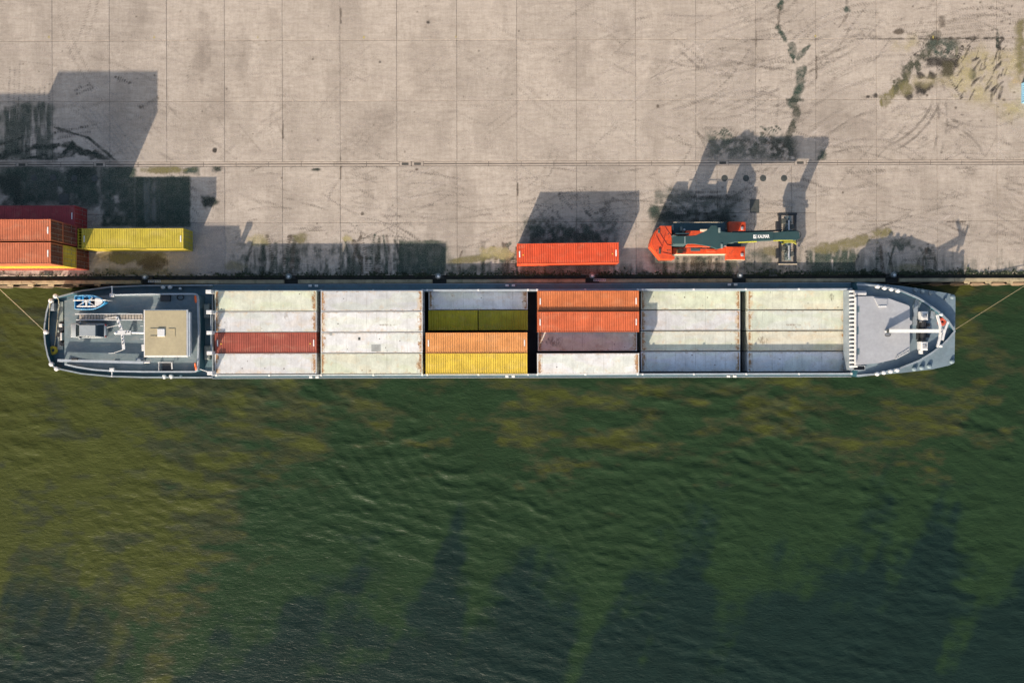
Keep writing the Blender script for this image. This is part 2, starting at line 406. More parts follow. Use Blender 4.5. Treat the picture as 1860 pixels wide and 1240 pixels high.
# edge: trench, timber edge beam in lengths, sheet piling, bollard bays
BOLL = [267, 527, 797, 1075, 1342, 1620]
wall = tag(MB().box(-far_x, far_x, 7.1, EDGE + 0.02, -6, -0.42).build('quay_wall', M_dark), 'dark quay edge trench above the sheet piling', None, None, 'structure')
cuts = [-far_x]
for b in BOLL: cuts += [wx(b) - 0.75, wx(b) + 0.95]
cuts += [far_x]
for k in range(0, len(cuts), 2):
    a, b2 = cuts[k], cuts[k + 1]; n = max(1, int((min(b2, 75) - max(a, -75)) / 6.2)); lo, hi = max(a, -75), min(b2, 75)
    for q in range(n):
        x0 = lo + (hi - lo) * q / n; x1 = lo + (hi - lo) * (q + 1) / n
        MB().bbox(x0 + 0.01, x1 - 0.01, 7.2, 7.66, -0.4, -0.03, 0.03).build('edge_beam', M_beam, wall)
pm = MB(); xq = -78.0
prof = [(0, 0.0), (0.9, 0.0), (1.15, -0.16), (1.9, -0.16), (2.15, 0.0)]; pts = []
while xq < 78:
    pts += [(xq + a, 7.06 + b) for a, b in prof]; xq += 2.55
pm.strip(pts, 0.03, -5.5, -0.14); pm.build('sheet_piling', M_pile, wall)
for px in [18, 55, 92, 1758, 1797, 1836] + [137, 176]:
    x0 = wx(px); MB().bbox(x0 - 0.36, x0 + 0.36, 7.0, 7.2, -0.32, -0.1, 0.03).bbox(x0 + 0.1, x0 + 0.3, 6.88, 7.0, -0.34, -0.12, 0.02).build('fender_bracket', M_beam, wall)

M_boll = paint('bollard_grey', (0.12, 0.14, 0.14), 0.55, 0.25, 3.0, (0.2, 0.16, 0.1), 0.4)
M_bcap = paint('bollard_cap_white', (0.62, 0.64, 0.64), 0.5, 0.1, 3.0, (0.3, 0.25, 0.2), 0.4)
where = ['nearest the yellow container', 'beside the leftmost bay of deck containers', 'between the yellow and orange quay containers', 'in front of the single orange quay container', 'in front of the reach stacker', 'nearest the ship\'s bow']
for k, b in enumerate(BOLL):
    t = thing('mooring_bollard', 'squat grey mooring bollard with pale cap %s' % where[k], 'bollard', (wx(b), 7.93, 0), 0, 'bollards along the quay edge')
    MB().box(-0.72, 0.72, -0.24, 0.62, -0.5, -0.3).bbox(-0.66, 0.66, -0.2, 0.56, -0.3, -0.06, 0.03).build('base_plate', M_dark, t)
    MB().cyl(0, 0.1, -0.06, 0.42, 0.24, 0.2, 20).cyl(0, 0.1, 0.42, 0.58, 0.33, 0.36, 20, 0.1).build('post', M_boll, t, True)
    MB().cyl(0.02, 0.06, 0.69, 0.72, 0.16, 0.13, 16, 0.03).build('cap', M_bcap, t, True)
    if k in (0, 3):
        mb = MB()
        for yy in (-0.32, -0.52): mb.tube([(0.2, yy, 0.1), (1.75, yy, 0.1)], 0.035)
        for q in range(6): mb.tube([(0.25 + q * 0.29, -0.32, 0.1), (0.25 + q * 0.29, -0.52, 0.1)], 0.025)
        l = mb.build('ladder_top', M_bcap, wall); l.location = (wx(b), 7.93, 0.0)

# ------------------------------------------------------------------ dirt, tyre tracks, stains and painted shadow tint on the slabs
def make_dirt_and_shade():
    st = 0.1; xs = np.arange(-65, 65.01, st); ys = np.arange(EDGE + 0.05, 43.6, st)
    X, Y = np.meshgrid(xs, ys)
    s = FPX / CAM_H
    PX = 930 + s * (X - TH * Y); PY = 620 - s * (Y + TH * X)
    Cc = np.zeros(X.shape + (3,)); A = np.zeros(X.shape)
    n_f = fbm(X / 0.5, Y / 0.5, 71, 4, 0.6); n_m = fbm(X / 2.0, Y / 2.0, 81, 5, 0.55); n_l = fbm(X / 7, Y / 7, 91, 5)
    n_v = fbm(X / 0.45, Y / 4.0, 101, 4, 0.6); n_h = fbm(X / 5.0, Y / 0.5, 111, 4, 0.6); n_s = fbm(X / 0.75, Y / 0.75, 121, 4, 0.65)
    def over(mask, col, sl=None):
        nonlocal Cc, A
        a = np.clip(mask, 0, 1); tgt = np.array(col)
        if sl is None:
            na = a + A * (1 - a); Cc = np.where(na[..., None] > 1e-6, (tgt * a[..., None] + Cc * (A * (1 - a))[..., None]) / np.maximum(na, 1e-6)[..., None], tgt); A = na
        else:
            Al, Cl = A[sl], Cc[sl]; na = a + Al * (1 - a)
            Cc[sl] = np.where(na[..., None] > 1e-6, (tgt * a[..., None] + Cl * (Al * (1 - a))[..., None]) / np.maximum(na, 1e-6)[..., None], tgt); A[sl] = na
    def win(x0, x1, y0, y1):
        i0 = int(np.clip((wx(x0) - xs[0]) / st - 3, 0, len(xs) - 1)); i1 = int(np.clip((wx(x1) - xs[0]) / st + 4, 1, len(xs)))
        j0 = int(np.clip((wy(y1) - ys[0]) / st - 5, 0, len(ys) - 1)); j1 = int(np.clip((wy(y0) - ys[0]) / st + 6, 1, len(ys)))
        return (slice(j0, max(j1, j0 + 1)), slice(i0, max(i1, i0 + 1)))
    GRN = (0.026, 0.052, 0.038); DGR = (0.016, 0.03, 0.024); OLV = (0.17, 0.15, 0.06); YEL = (0.42, 0.36, 0.17); BRN = (0.09, 0.07, 0.05); BLK = (0.022, 0.02, 0.018); TRK = (0.13, 0.11, 0.09); LGT = (0.56, 0.49, 0.42)
    GRY = (0.14, 0.15, 0.135)
    def blob(cx, cy, rx, ry, col, a, rough=0.6, soft=0.45, rot=0.0):
        R = max(rx, ry) * 1.7; sl = win(cx - R, cx + R, cy - R, cy + R); c, s_ = math.cos(rot), math.sin(rot)
        dx, dy = PX[sl] - cx, PY[sl] - cy; u = (dx * c + dy * s_) / rx; v = (-dx * s_ + dy * c) / ry
        d = np.sqrt(u * u + v * v) + (n_m[sl] - 0.5) * rough * 2 + (n_s[sl] - 0.5) * rough * 2.6
        over(a * (1 - sstep(1 - soft, 1 + soft * 0.6, d)) * (0.65 + 0.7 * n_f[sl]), col, sl)
    def rect(x0, x1, y0, y1, col, a, soft=5.0, nz=n_m, lo=0.3, hi=0.6, grain=0.6):
        sl = win(x0 - soft, x1 + soft, y0 - soft, y1 + soft); wob = ((n_m[sl] - 0.5) * 1.6 + (n_s[sl] - 0.5) * 2.2) * soft
        m = sstep(x0 - soft, x0 + soft, PX[sl] + wob) * (1 - sstep(x1 - soft, x1 + soft, PX[sl] + wob)) * sstep(y0 - soft, y0 + soft, PY[sl] + wob) * (1 - sstep(y1 - soft, y1 + soft, PY[sl] + wob))
        over(a * m * sstep(lo, hi, nz[sl]) * (1 - grain / 2 + grain * n_f[sl]), col, sl)
    def line(pts, w, col, a, rough=0.5, dash=0.0):
        for (xa, ya), (xb, yb) in zip(pts[:-1], pts[1:]):
            R = w * 1.6 + 2; sl = win(min(xa, xb) - R, max(xa, xb) + R, min(ya, yb) - R, max(ya, yb) + R)
            vx, vy = xb - xa, yb - ya; L = math.hypot(vx, vy) or 1.0
            t = np.clip(((PX[sl] - xa) * vx + (PY[sl] - ya) * vy) / (L * L), 0, 1)
            d = np.hypot(PX[sl] - xa - t * vx, PY[sl] - ya - t * vy) / (w / 2) + (n_s[sl] - 0.5) * rough * 4.5 + (n_m[sl] - 0.5) * rough * 1.5
            m = (1 - sstep(0.5, 1.25, d)) * (0.55 + 0.45 * sstep(0.36, 0.56, n_f[sl] * 0.5 + n_s[sl] * 0.5))
            if dash: m = m * ((t * L / dash) % 1.0 < 0.55)
            over(a * m * (0.5 + n_f[sl]), col, sl)
    def arc(cx, cy, R, a0, a1, w, col, a, pitch=4.2):
        """tread print along a circle's arc, angles in degrees"""
        th = np.radians(np.linspace(a0, a1, 24)); ex, ey = cx + R * np.cos(th), cy + R * np.sin(th)
        sl = win(ex.min() - w, ex.max() + w, ey.min() - w, ey.max() + w)
        dx, dy = PX[sl] - cx, PY[sl] - cy; r = np.hypot(dx, dy); d = r - R; an = np.degrees(np.arctan2(dy, dx))
        mid = (a0 + a1) / 2; an = (an - mid + 180) % 360 - 180; half = abs(a1 - a0) / 2
        along = np.radians(an) * R
        m = (np.abs(d) < w / 2) * (1 - sstep(half * 0.6, half, np.abs(an)))
        if pitch: m = m * (((along + np.abs(d) * 0.8 * np.sign(d)) / pitch) % 1.0 < 0.5)
        over(a * m * sstep(0.28, 0.55, n_m[sl]) * (0.5 + 0.9 * n_f[sl]), col, sl)
    # many faint tyre prints, mostly running along the quay, fanning out near the containers
    r = random.Random(5)
    for k in range(620):
        cx0, cy0 = r.choice([(r.uniform(0, 1860), r.uniform(300, 470)), (r.uniform(1050, 1860), r.uniform(0, 290)), (r.uniform(1150, 1860), r.uniform(60, 480)), (r.uniform(0, 1100), r.uniform(60, 290))])
        R = r.choice([90, 140, 220, 320, 500, 800]) * r.uniform(0.8, 1.2)
        ang = r.choice([90, -90]) + r.gauss(0, 28); ln = r.uniform(50, 240); sp = math.degrees(ln / R)
        cx, cy = cx0 - R * math.cos(math.radians(ang)), cy0 - R * math.sin(math.radians(ang))
        tone = r.random(); w = r.uniform(3.0, 5.5); f = 0.55 if (cy0 < 290 and cx0 < 1100) else 1.0
        col, al = (TRK, r.uniform(0.2, 0.55)) if tone < 0.5 else (LGT, r.uniform(0.4, 0.85))
        pt = r.choice([4.0, 4.4, 5.0, 0, 0]) if tone > 0.5 else r.choice([4.0, 4.6, 5.2])
        if pt == 0: al *= 0.55
        for off in ([0, 13] if r.random() < 0.45 else [0]): arc(cx, cy, R + off, ang - sp / 2, ang + sp / 2, w, col, al * f, pt)
    # dense tread prints in the strip where the stacker shuttles, and up the right-hand yard
    for k in range(300):
        if k % 3 < 2: cx0, cy0, ang = r.uniform(380, 1860), r.uniform(306, 442), r.choice([90, -90]) + r.gauss(0, 14)
        else: cx0, cy0, ang = r.uniform(1150, 1860), r.uniform(20, 290), r.choice([90, -90]) + r.gauss(-22, 20)
        R = r.uniform(180, 900); sp_ = math.degrees(r.uniform(40, 150) / R)
        cx, cy = cx0 - R * math.cos(math.radians(ang)), cy0 - R * math.sin(math.radians(ang))
        col, al = (TRK, r.uniform(0.3, 0.65)) if r.random() < 0.6 else (LGT, r.uniform(0.4, 0.8))
        arc(cx, cy, R, ang - sp_ / 2, ang + sp_ / 2, r.uniform(2.6, 4.2), col, al, r.choice([3.6, 4.0, 4.4]))
    # turning circles at the right and faint wide sweeps
    for R in (205, 232, 262, 300): arc(1640, 400, R, -150, -60, 5, TRK, 0.38, 4.6)
    for cx, cy, R, a0, a1 in ((1560, 130, 145, 5, 75), (1560, 130, 157, 10, 70), (1480, 210, 225, -25, 30), (1495, 210, 225, -25, 30), (1700, 320, 95, -110, -20)): arc(cx, cy, R, a0, a1, 4.5, TRK, 0.45, 0)
    for k in range(26):
        x0, y0 = r.uniform(1150, 1500), r.uniform(40, 240); line([(x0, y0), (x0 + r.uniform(60, 150), y0 - r.uniform(20, 110))], r.uniform(2, 5), r.choice([TRK, LGT, LGT]), r.uniform(0.15, 0.4), 0.4)
    for k in range(16):
        x0, y0 = r.uniform(280, 560), r.uniform(190, 290); line([(x0, y0), (x0 + r.uniform(20, 60), y0 + r.uniform(20, 70))], r.uniform(2, 5), r.choice([TRK, LGT]), r.uniform(0.12, 0.3), 0.4)
    # soft grey-brown clouding of the open yard
    over(0.12 * sstep(0.5, 0.72, n_l) * (0.6 + 0.8 * n_h), (0.22, 0.185, 0.15))
    over(0.14 * sstep(0.53, 0.7, fbm(X / 3.0, Y / 9.0, 131, 4)), (0.25, 0.21, 0.17))
    over(0.25 * sstep(0.5, 0.68, n_h * 0.6 + n_f * 0.4), (0.52, 0.45, 0.385))
    # fringe of algae and soil at the quay edge
    m = sstep(490, 501, PY + (n_m - 0.5) * 22 + (n_s - 0.5) * 22); sel = 0.5 + 0.5 * sstep(1000, 1250, PX)
    over(m * 0.85 * sel * sstep(0.3, 0.55, n_s), DGR)
    m = sstep(455, 492, PY + (n_m - 0.5) * 40 + (n_v - 0.5) * 50)
    over(m * 0.45 * sstep(0.4, 0.62, n_v * 0.6 + n_s * 0.4) * (1 - 0.75 * (PX < 430)), GRN)
    # runs of mud dragged by tyres at right angles to the edge
    for x0, x1, y0 in ((445, 550, 428), (630, 730, 425), (815, 940, 440), (1300, 1330, 470), (1450, 1570, 455), (1590, 1700, 445), (1200, 1300, 470)):
        n = int((x1 - x0) / 9)
        for k in range(n):
            x = r.uniform(x0, x1); line([(x + r.uniform(-14, 14), r.uniform(y0, y0 + 18)), (x, 470), (x + r.uniform(-3, 3), 496)], r.uniform(4, 9), r.choice([GRN, DGR, BRN]), r.uniform(0.45, 0.85), 0.5, r.choice([0, 0, 4.2]))
    rect(430, 815, 447, 500, GRN, 0.5, 12, n_v * 0.5 + n_s * 0.5, 0.4, 0.6); rect(725, 812, 437, 500, GRN, 0.72, 3, n_m, 0.2, 0.5)
    rect(1180, 1240, 448, 500, GRN, 0.4, 6); rect(1355, 1412, 455, 500, GRN, 0.55, 6); rect(1470, 1562, 455, 500, GRN, 0.75, 6, n_v, 0.25, 0.5)
    rect(1225, 1318, 472, 498, BRN, 0.45, 5, n_v)
    rect(945, 1120, 480, 500, BRN, 0.6, 5, n_m); rect(820, 940, 478, 500, GRN, 0.6, 5, n_m)
    # olive moss patches
    for a in ((548, 432, 14, 12, OLV, 0.7), (632, 433, 8, 8, YEL, 0.7), (860, 470, 60, 6, OLV, 0.75, 0.4, 0.5, -0.12), (905, 458, 30, 9, YEL, 0.6), (1545, 442, 55, 13, OLV, 0.75, 0.6, 0.5, -0.25), (1600, 424, 26, 10, OLV, 0.8), (1500, 452, 30, 9, OLV, 0.6), (1400, 455, 22, 8, OLV, 0.6), (1650, 488, 30, 9, OLV, 0.5), (470, 437, 18, 10, YEL, 0.5), (1632, 442, 22, 14, GRN, 0.7), (420, 483, 22, 10, OLV, 0.5)): blob(*a)
    # wet ground round the yellow container, dirt and green shadow tint by the stack
    rect(200, 300, 456, 476, OLV, 0.75, 6, n_l, 0.1, 0.3); blob(275, 478, 26, 14, (0.075, 0.058, 0.03), 0.85); blob(225, 470, 30, 9, OLV, 0.8); rect(160, 350, 488, 500, OLV, 0.5, 4)
    rect(306, 410, 404, 498, (0.31, 0.285, 0.265), 0.5, 3, n_l, 0.0, 0.2)
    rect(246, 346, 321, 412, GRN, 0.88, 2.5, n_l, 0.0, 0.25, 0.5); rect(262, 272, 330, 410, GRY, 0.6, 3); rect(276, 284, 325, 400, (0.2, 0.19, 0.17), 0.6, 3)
    for k in range(4): x = 262 + k * 9; line([(x, 325), (x + 2, 408)], 3, (0.2, 0.2, 0.19), 0.35, 0.5, 4.2)
    rect(0, 96, 188, 296, GRN, 0.72, 9, n_v * 0.6 + n_m * 0.4, 0.28, 0.52); rect(0, 182, 302, 374, GRN, 0.85, 10, n_s * 0.4 + n_m * 0.6, 0.24, 0.46); rect(184, 246, 302, 412, GRN, 0.84, 4, n_m, 0.15, 0.4); rect(0, 40, 318, 372, DGR, 0.8, 6)  # the stack's shadow is deepened in green here, mixed with algae
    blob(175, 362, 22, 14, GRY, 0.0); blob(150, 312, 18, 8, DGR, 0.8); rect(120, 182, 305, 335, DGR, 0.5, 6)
    for pts, w in (([(0, 285), (60, 268), (130, 262), (175, 285), (215, 300)], 12), ([(80, 292), (140, 272), (190, 288)], 15), ([(0, 262), (40, 250)], 5), ([(98, 232), (160, 250), (215, 296)], 5), ([(0, 297), (90, 280)], 6)): line(pts, w, DGR, 0.8, 0.6)
    for pts in ([(100, 240), (150, 232), (175, 226)], [(105, 252), (165, 238)], [(210, 140), (235, 150)], [(135, 165), (165, 152)], [(140, 172), (170, 158)], [(255, 195), (285, 178)]): line(pts, 6, BLK, 0.55, 0.7, 4.2)
    for k in range(9): x = 18 + k * 9; line([(x, 110 + r.uniform(0, 60)), (x - 6, 290)], 3.5, (0.07, 0.075, 0.07), 0.4, 0.5, 4.2)
    for k in range(5): line([(150 + k * 12, 195 + k * 3), (215 + k * 12, 280 + k * 3)], 4, (0.3, 0.28, 0.26), 0.3, 0.4)
    # spots of oil
    for x, y, a, b, c in ((390, 273, 4, 4, BLK), (395, 308, 12, 7, DGR), (345, 310, 20, 8, GRN), (310, 309, 40, 7, OLV), (380, 366, 14, 11, DGR), (658, 388, 4, 4, BRN), (778, 41, 2.4, 2.4, BLK), (575, 308, 7, 2.5, DGR), (757, 308, 3, 2, BRN), (1188, 384, 11, 12, GRN),  (690, 113, 2, 2, BLK), (1195, 194, 3, 4, BRN)): blob(x, y, a, b, c, 0.9, 0.45)
    for x, y, rx, ry, a in ((370, 60, 14, 60, 0.4), (365, 110, 20, 22, 0.4), (445, 100, 12, 70, 0.3), (250, 20, 14, 50, 0.3), (395, 190, 22, 40, 0.28), (700, 215, 18, 20, 0.35), (665, 245, 30, 35, 0.3), (1040, 110, 30, 60, 0.28), (1130, 80, 26, 50, 0.33), (1560, 225, 40, 22, 0.35), (1505, 235, 22, 30, 0.3)): blob(x, y, rx, ry, (0.24, 0.2, 0.165), a * 0.6, 0.8, 0.9)
    # dirt and painted green shadow tint by the orange container and the reach stacker
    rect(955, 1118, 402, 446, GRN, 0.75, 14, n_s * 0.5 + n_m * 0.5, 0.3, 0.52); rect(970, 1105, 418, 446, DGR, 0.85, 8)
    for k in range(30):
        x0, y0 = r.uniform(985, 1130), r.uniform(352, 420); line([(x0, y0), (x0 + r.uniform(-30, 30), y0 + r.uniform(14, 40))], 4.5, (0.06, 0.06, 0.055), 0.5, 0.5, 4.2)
    rect(1195, 1345, 350, 402, GRN, 0.62, 14, n_h * 0.5 + n_s * 0.5, 0.36, 0.58); rect(1188, 1330, 384, 408, DGR, 0.8, 10, n_m, 0.2, 0.45); rect(1288, 1446, 250, 291, GRN, 0.66, 12, n_s * 0.6 + n_m * 0.4, 0.38, 0.56); rect(1482, 1500, 272, 292, GRN, 0.8, 4); rect(1400, 1445, 256, 291, DGR, 0.7, 9, n_s, 0.3, 0.5)  # green of the stacker's shadow painted in together with dirt
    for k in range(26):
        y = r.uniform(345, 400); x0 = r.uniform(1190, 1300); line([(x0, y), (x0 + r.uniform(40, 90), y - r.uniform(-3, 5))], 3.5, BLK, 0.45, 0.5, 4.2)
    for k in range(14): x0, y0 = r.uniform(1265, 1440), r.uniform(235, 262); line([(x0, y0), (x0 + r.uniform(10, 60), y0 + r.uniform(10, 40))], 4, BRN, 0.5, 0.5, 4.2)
    for cx_, cy_, rx_, ry_ in ((1311, 243, 17, 11), (1393, 241, 18, 13)):
        for k in range(16):
            x0, y0 = cx_ + r.uniform(-rx_, rx_), cy_ + r.uniform(-ry_, ry_); line([(x0, y0), (x0 + 9, y0 + 7)], 3.5, GRN, 0.7, 0.6, 4.2)
    # trail of dark wash-out running down the slabs, and the mud round the far right corner
    line([(1418, -5), (1417, 14)], 11, GRN, 0.9, 0.8); line([(1416, 14), (1414, 48)], 5, BRN, 0.5, 0.9); line([(1413, 50), (1423, 70)], 10, GRN, 0.9, 0.7)
    line([(1438, 84), (1440, 112)], 10, GRN, 0.9, 0.6); line([(1448, 108), (1470, 84)], 7, GRN, 0.7, 0.8); line([(1456, 128), (1452, 160), (1444, 180), (1437, 190)], 15, GRN, 0.85, 0.45); line([(1442, 183), (1449, 205), (1440, 228), (1430, 252)], 12, (0.05, 0.055, 0.04), 0.85, 0.7); line([(1430, 182), (1458, 182)], 5, DGR, 0.8, 0.8)
    line([(1538, -2), (1538, 6)], 6, BRN, 0.5); blob(1537, 18, 7, 6, GRN, 0.85); line([(1540, 26), (1524, 50)], 4, BRN, 0.6, 0.9)
    line([(1603, 186), (1625, 160), (1650, 135)], 16, OLV, 0.85, 0.7); line([(1630, 155), (1660, 118), (1700, 72)], 22, (0.05, 0.055, 0.035), 0.85, 0.7); rect(1690, 1742, 74, 108, GRN, 0.8, 9, n_s, 0.36, 0.55); rect(1684, 1742, 106, 122, BLK, 0.85, 4, n_m, 0.25, 0.45); rect(1712, 1732, 112, 142, (0.055, 0.05, 0.025), 0.9, 4, n_m, 0.1, 0.3)
    rect(1664, 1696, 152, 171, BLK, 0.92, 4, n_m, 0.3, 0.5); blob(1672, 138, 9, 6, BLK, 0.9); blob(1692, 136, 9, 8, BLK, 0.9); blob(1652, 175, 8, 8, BLK, 0.8); blob(1764, 136, 9, 9, DGR, 0.9); blob(1576, 176, 4, 3, BLK, 0.9); blob(1590, 174, 4, 4, BLK, 0.8); blob(1646, 160, 14, 12, OLV, 0.7)
    rect(1742, 1856, 96, 190, YEL, 0.55, 16, n_m * 0.6 + n_s * 0.4, 0.3, 0.6); rect(1660, 1748, 140, 160, YEL, 0.35, 6); rect(1812, 1860, 160, 215, YEL, 0.55, 12); rect(1848, 1862, 30, 150, OLV, 0.8, 6); rect(1812, 1860, 145, 170, (0.55, 0.36, 0.18), 0.35, 6); rect(1620, 1665, 68, 90, YEL, 0.4, 8)
    line([(1690, 71), (1822, 70)], 5, BLK, 0.85, 0.9); line([(1812, 55), (1812, 84)], 5, DGR, 0.9, 0.7); line([(1555, 71), (1690, 71)], 2.4, BLK, 0.6, 0.9)
    for pts in ([(1658, 96), (1690, 112), (1712, 132)], [(1700, 84), (1750, 108)], [(1724, 142), (1748, 180)], [(1748, 85), (1732, 128)], [(1660, 100), (1700, 70)]): line(pts, 5, BLK, 0.8, 0.6, 4.2)
    for k in range(36):
        x0, y0 = r.uniform(1745, 1830), r.uniform(72, 165); line([(x0, y0), (x0 - r.uniform(3, 14), y0 + r.uniform(6, 22))], r.uniform(2, 4), BLK, 0.65, 0.9)
    for k in range(12): y = 30 + k * 4; line([(1640 + r.uniform(-20, 40), y + 14), (1860, y - 8)], 2.5, BRN, 0.35, 0.6, 4.2)
    rect(1704, 1716, 30, 52, BRN, 0.6, 4); blob(1632, 58, 8, 4, BRN, 0.7)
    for k in range(40): x0, y0 = r.uniform(1640, 1860), r.uniform(0, 250); blob(x0, y0, r.uniform(1.2, 3), r.uniform(1, 2.5), BRN, 0.7, 0.4)
    for k in range(160): x0, y0 = r.uniform(0, 1860), r.uniform(0, 490); blob(x0, y0, r.uniform(0.9, 2.0), r.uniform(0.9, 2.0), BRN, r.uniform(0.3, 0.8), 0.3)
    # dirt caught in the joints
    for k in range(10):
        if r.random() < 0.5:
            x = r.choice(XJ[2:-1]); y0 = r.uniform(0, 480); line([(x, y0), (x, y0 + r.uniform(6, 40))], r.uniform(1.6, 3.4), BRN, 0.7, 0.8)
        else:
            y = r.choice([72.5, 182.5, 403]); x0 = r.uniform(0, 1850); line([(x0, y), (x0 + r.uniform(6, 40), y)], r.uniform(1.6, 3.2), BRN, 0.7, 0.8)
    # yellow survey dabs
    for x, y in ((89, 68), (280, 68), (468, 68), (661, 68), (828, 67), (1481, 66), (1695, 68)): blob(x, y, 1.5, 2.4, (0.55, 0.45, 0.1), 0.6, 0.4)
    A = np.where((PY > 290.8) & (PY < 303), A * 0.35, A)
    A = np.clip(A, 0, 0.97)
    rgba = np.concatenate([Cc, A[..., None]], -1)
    keep = np.maximum(np.maximum(A[:-1, :-1], A[1:, 1:]), np.maximum(A[:-1, 1:], A[1:, :-1])) > 0.012
    m, nt, b = newmat('ground_dirt_and_shade', 0.92, 0.0, 0.2)
    a = nt.nodes.new('ShaderNodeVertexColor'); a.layer_name = 'tone'
    geo = nt.nodes.new('ShaderNodeNewGeometry'); nz = noise(nt, geo.outputs['Position'], 7.0, 4.0, 0.7)
    k = ramp(nt, nz, [(0.35, (0.55, 0.55, 0.55)), (0.62, (1, 1, 1))])
    nt.links.new(a.outputs[0], b.inputs['Base Color']); nt.links.new(mth(nt, 'MULTIPLY', a.outputs[1], k), b.inputs['Alpha'])
    me = grid_mesh('dirt_tyre_marks_and_shade', xs, ys, np.full(X.shape, 0.005), rgba, keep, m, False)
    tag(link('dirt_tyre_marks_and_shade', me), 'tyre tracks, algae stains, mud and painted shadow tint over the quay slabs', 'dirt', None, 'stuff')
make_dirt_and_shade()

# weeds rooted in the trench along the edge
def make_weeds():
    v = []; f = []; r = random.Random(3)
    for k in range(5200):
        px = r.uniform(-20, 1880)
        dens = 0.95 if px > 1180 else (0.6 if px > 420 else 0.25)
        dens *= 0.45 + 0.75 * vnoise(np.array([px / 22.0]), np.array([3.3]), 9)[0]
        if r.random() > dens: continue
        if any(abs(px - b) < 13 for b in BOLL): continue
        cx = wx(px); cy = EDGE + abs(r.gauss(0, 0.2)) - 0.12; big = r.uniform(0.07, 0.22)
        if r.random() < 0.05: cy += r.uniform(0.2, 0.6)
        for q in range(5):
            a = r.uniform(0, 6.28); l = big * r.uniform(0.6, 1.3); w = l * 0.22; z0 = 0.0 if cy > EDGE else -0.1; tip = z0 + l * r.uniform(0.3, 0.9)
            dx, dy = math.cos(a), math.sin(a); o = len(v)
            v += [(cx - dy * w, cy + dx * w, z0), (cx + dy * w, cy - dx * w, z0), (cx + dx * l * 0.6 + dy * w, cy + dy * l * 0.6 - dx * w, z0 + (tip - z0) * 0.8), (cx + dx * l, cy + dy * l, tip), (cx + dx * l * 0.6 - dy * w, cy + dy * l * 0.6 + dx * w, z0 + (tip - z0) * 0.8)]
            f.append((o, o + 1, o + 2, o + 3, o + 4))
    me = bpy.data.meshes.new('edge_weeds'); me.from_pydata(v, [], f)
    me.materials.append(paint('weed_leaf', (0.03, 0.042, 0.018), 0.8, 0.4, 0.8))
    tag(link('edge_weeds', me), 'low dark weeds growing along the edge of the quay', 'weeds', None, 'stuff')
make_weeds()

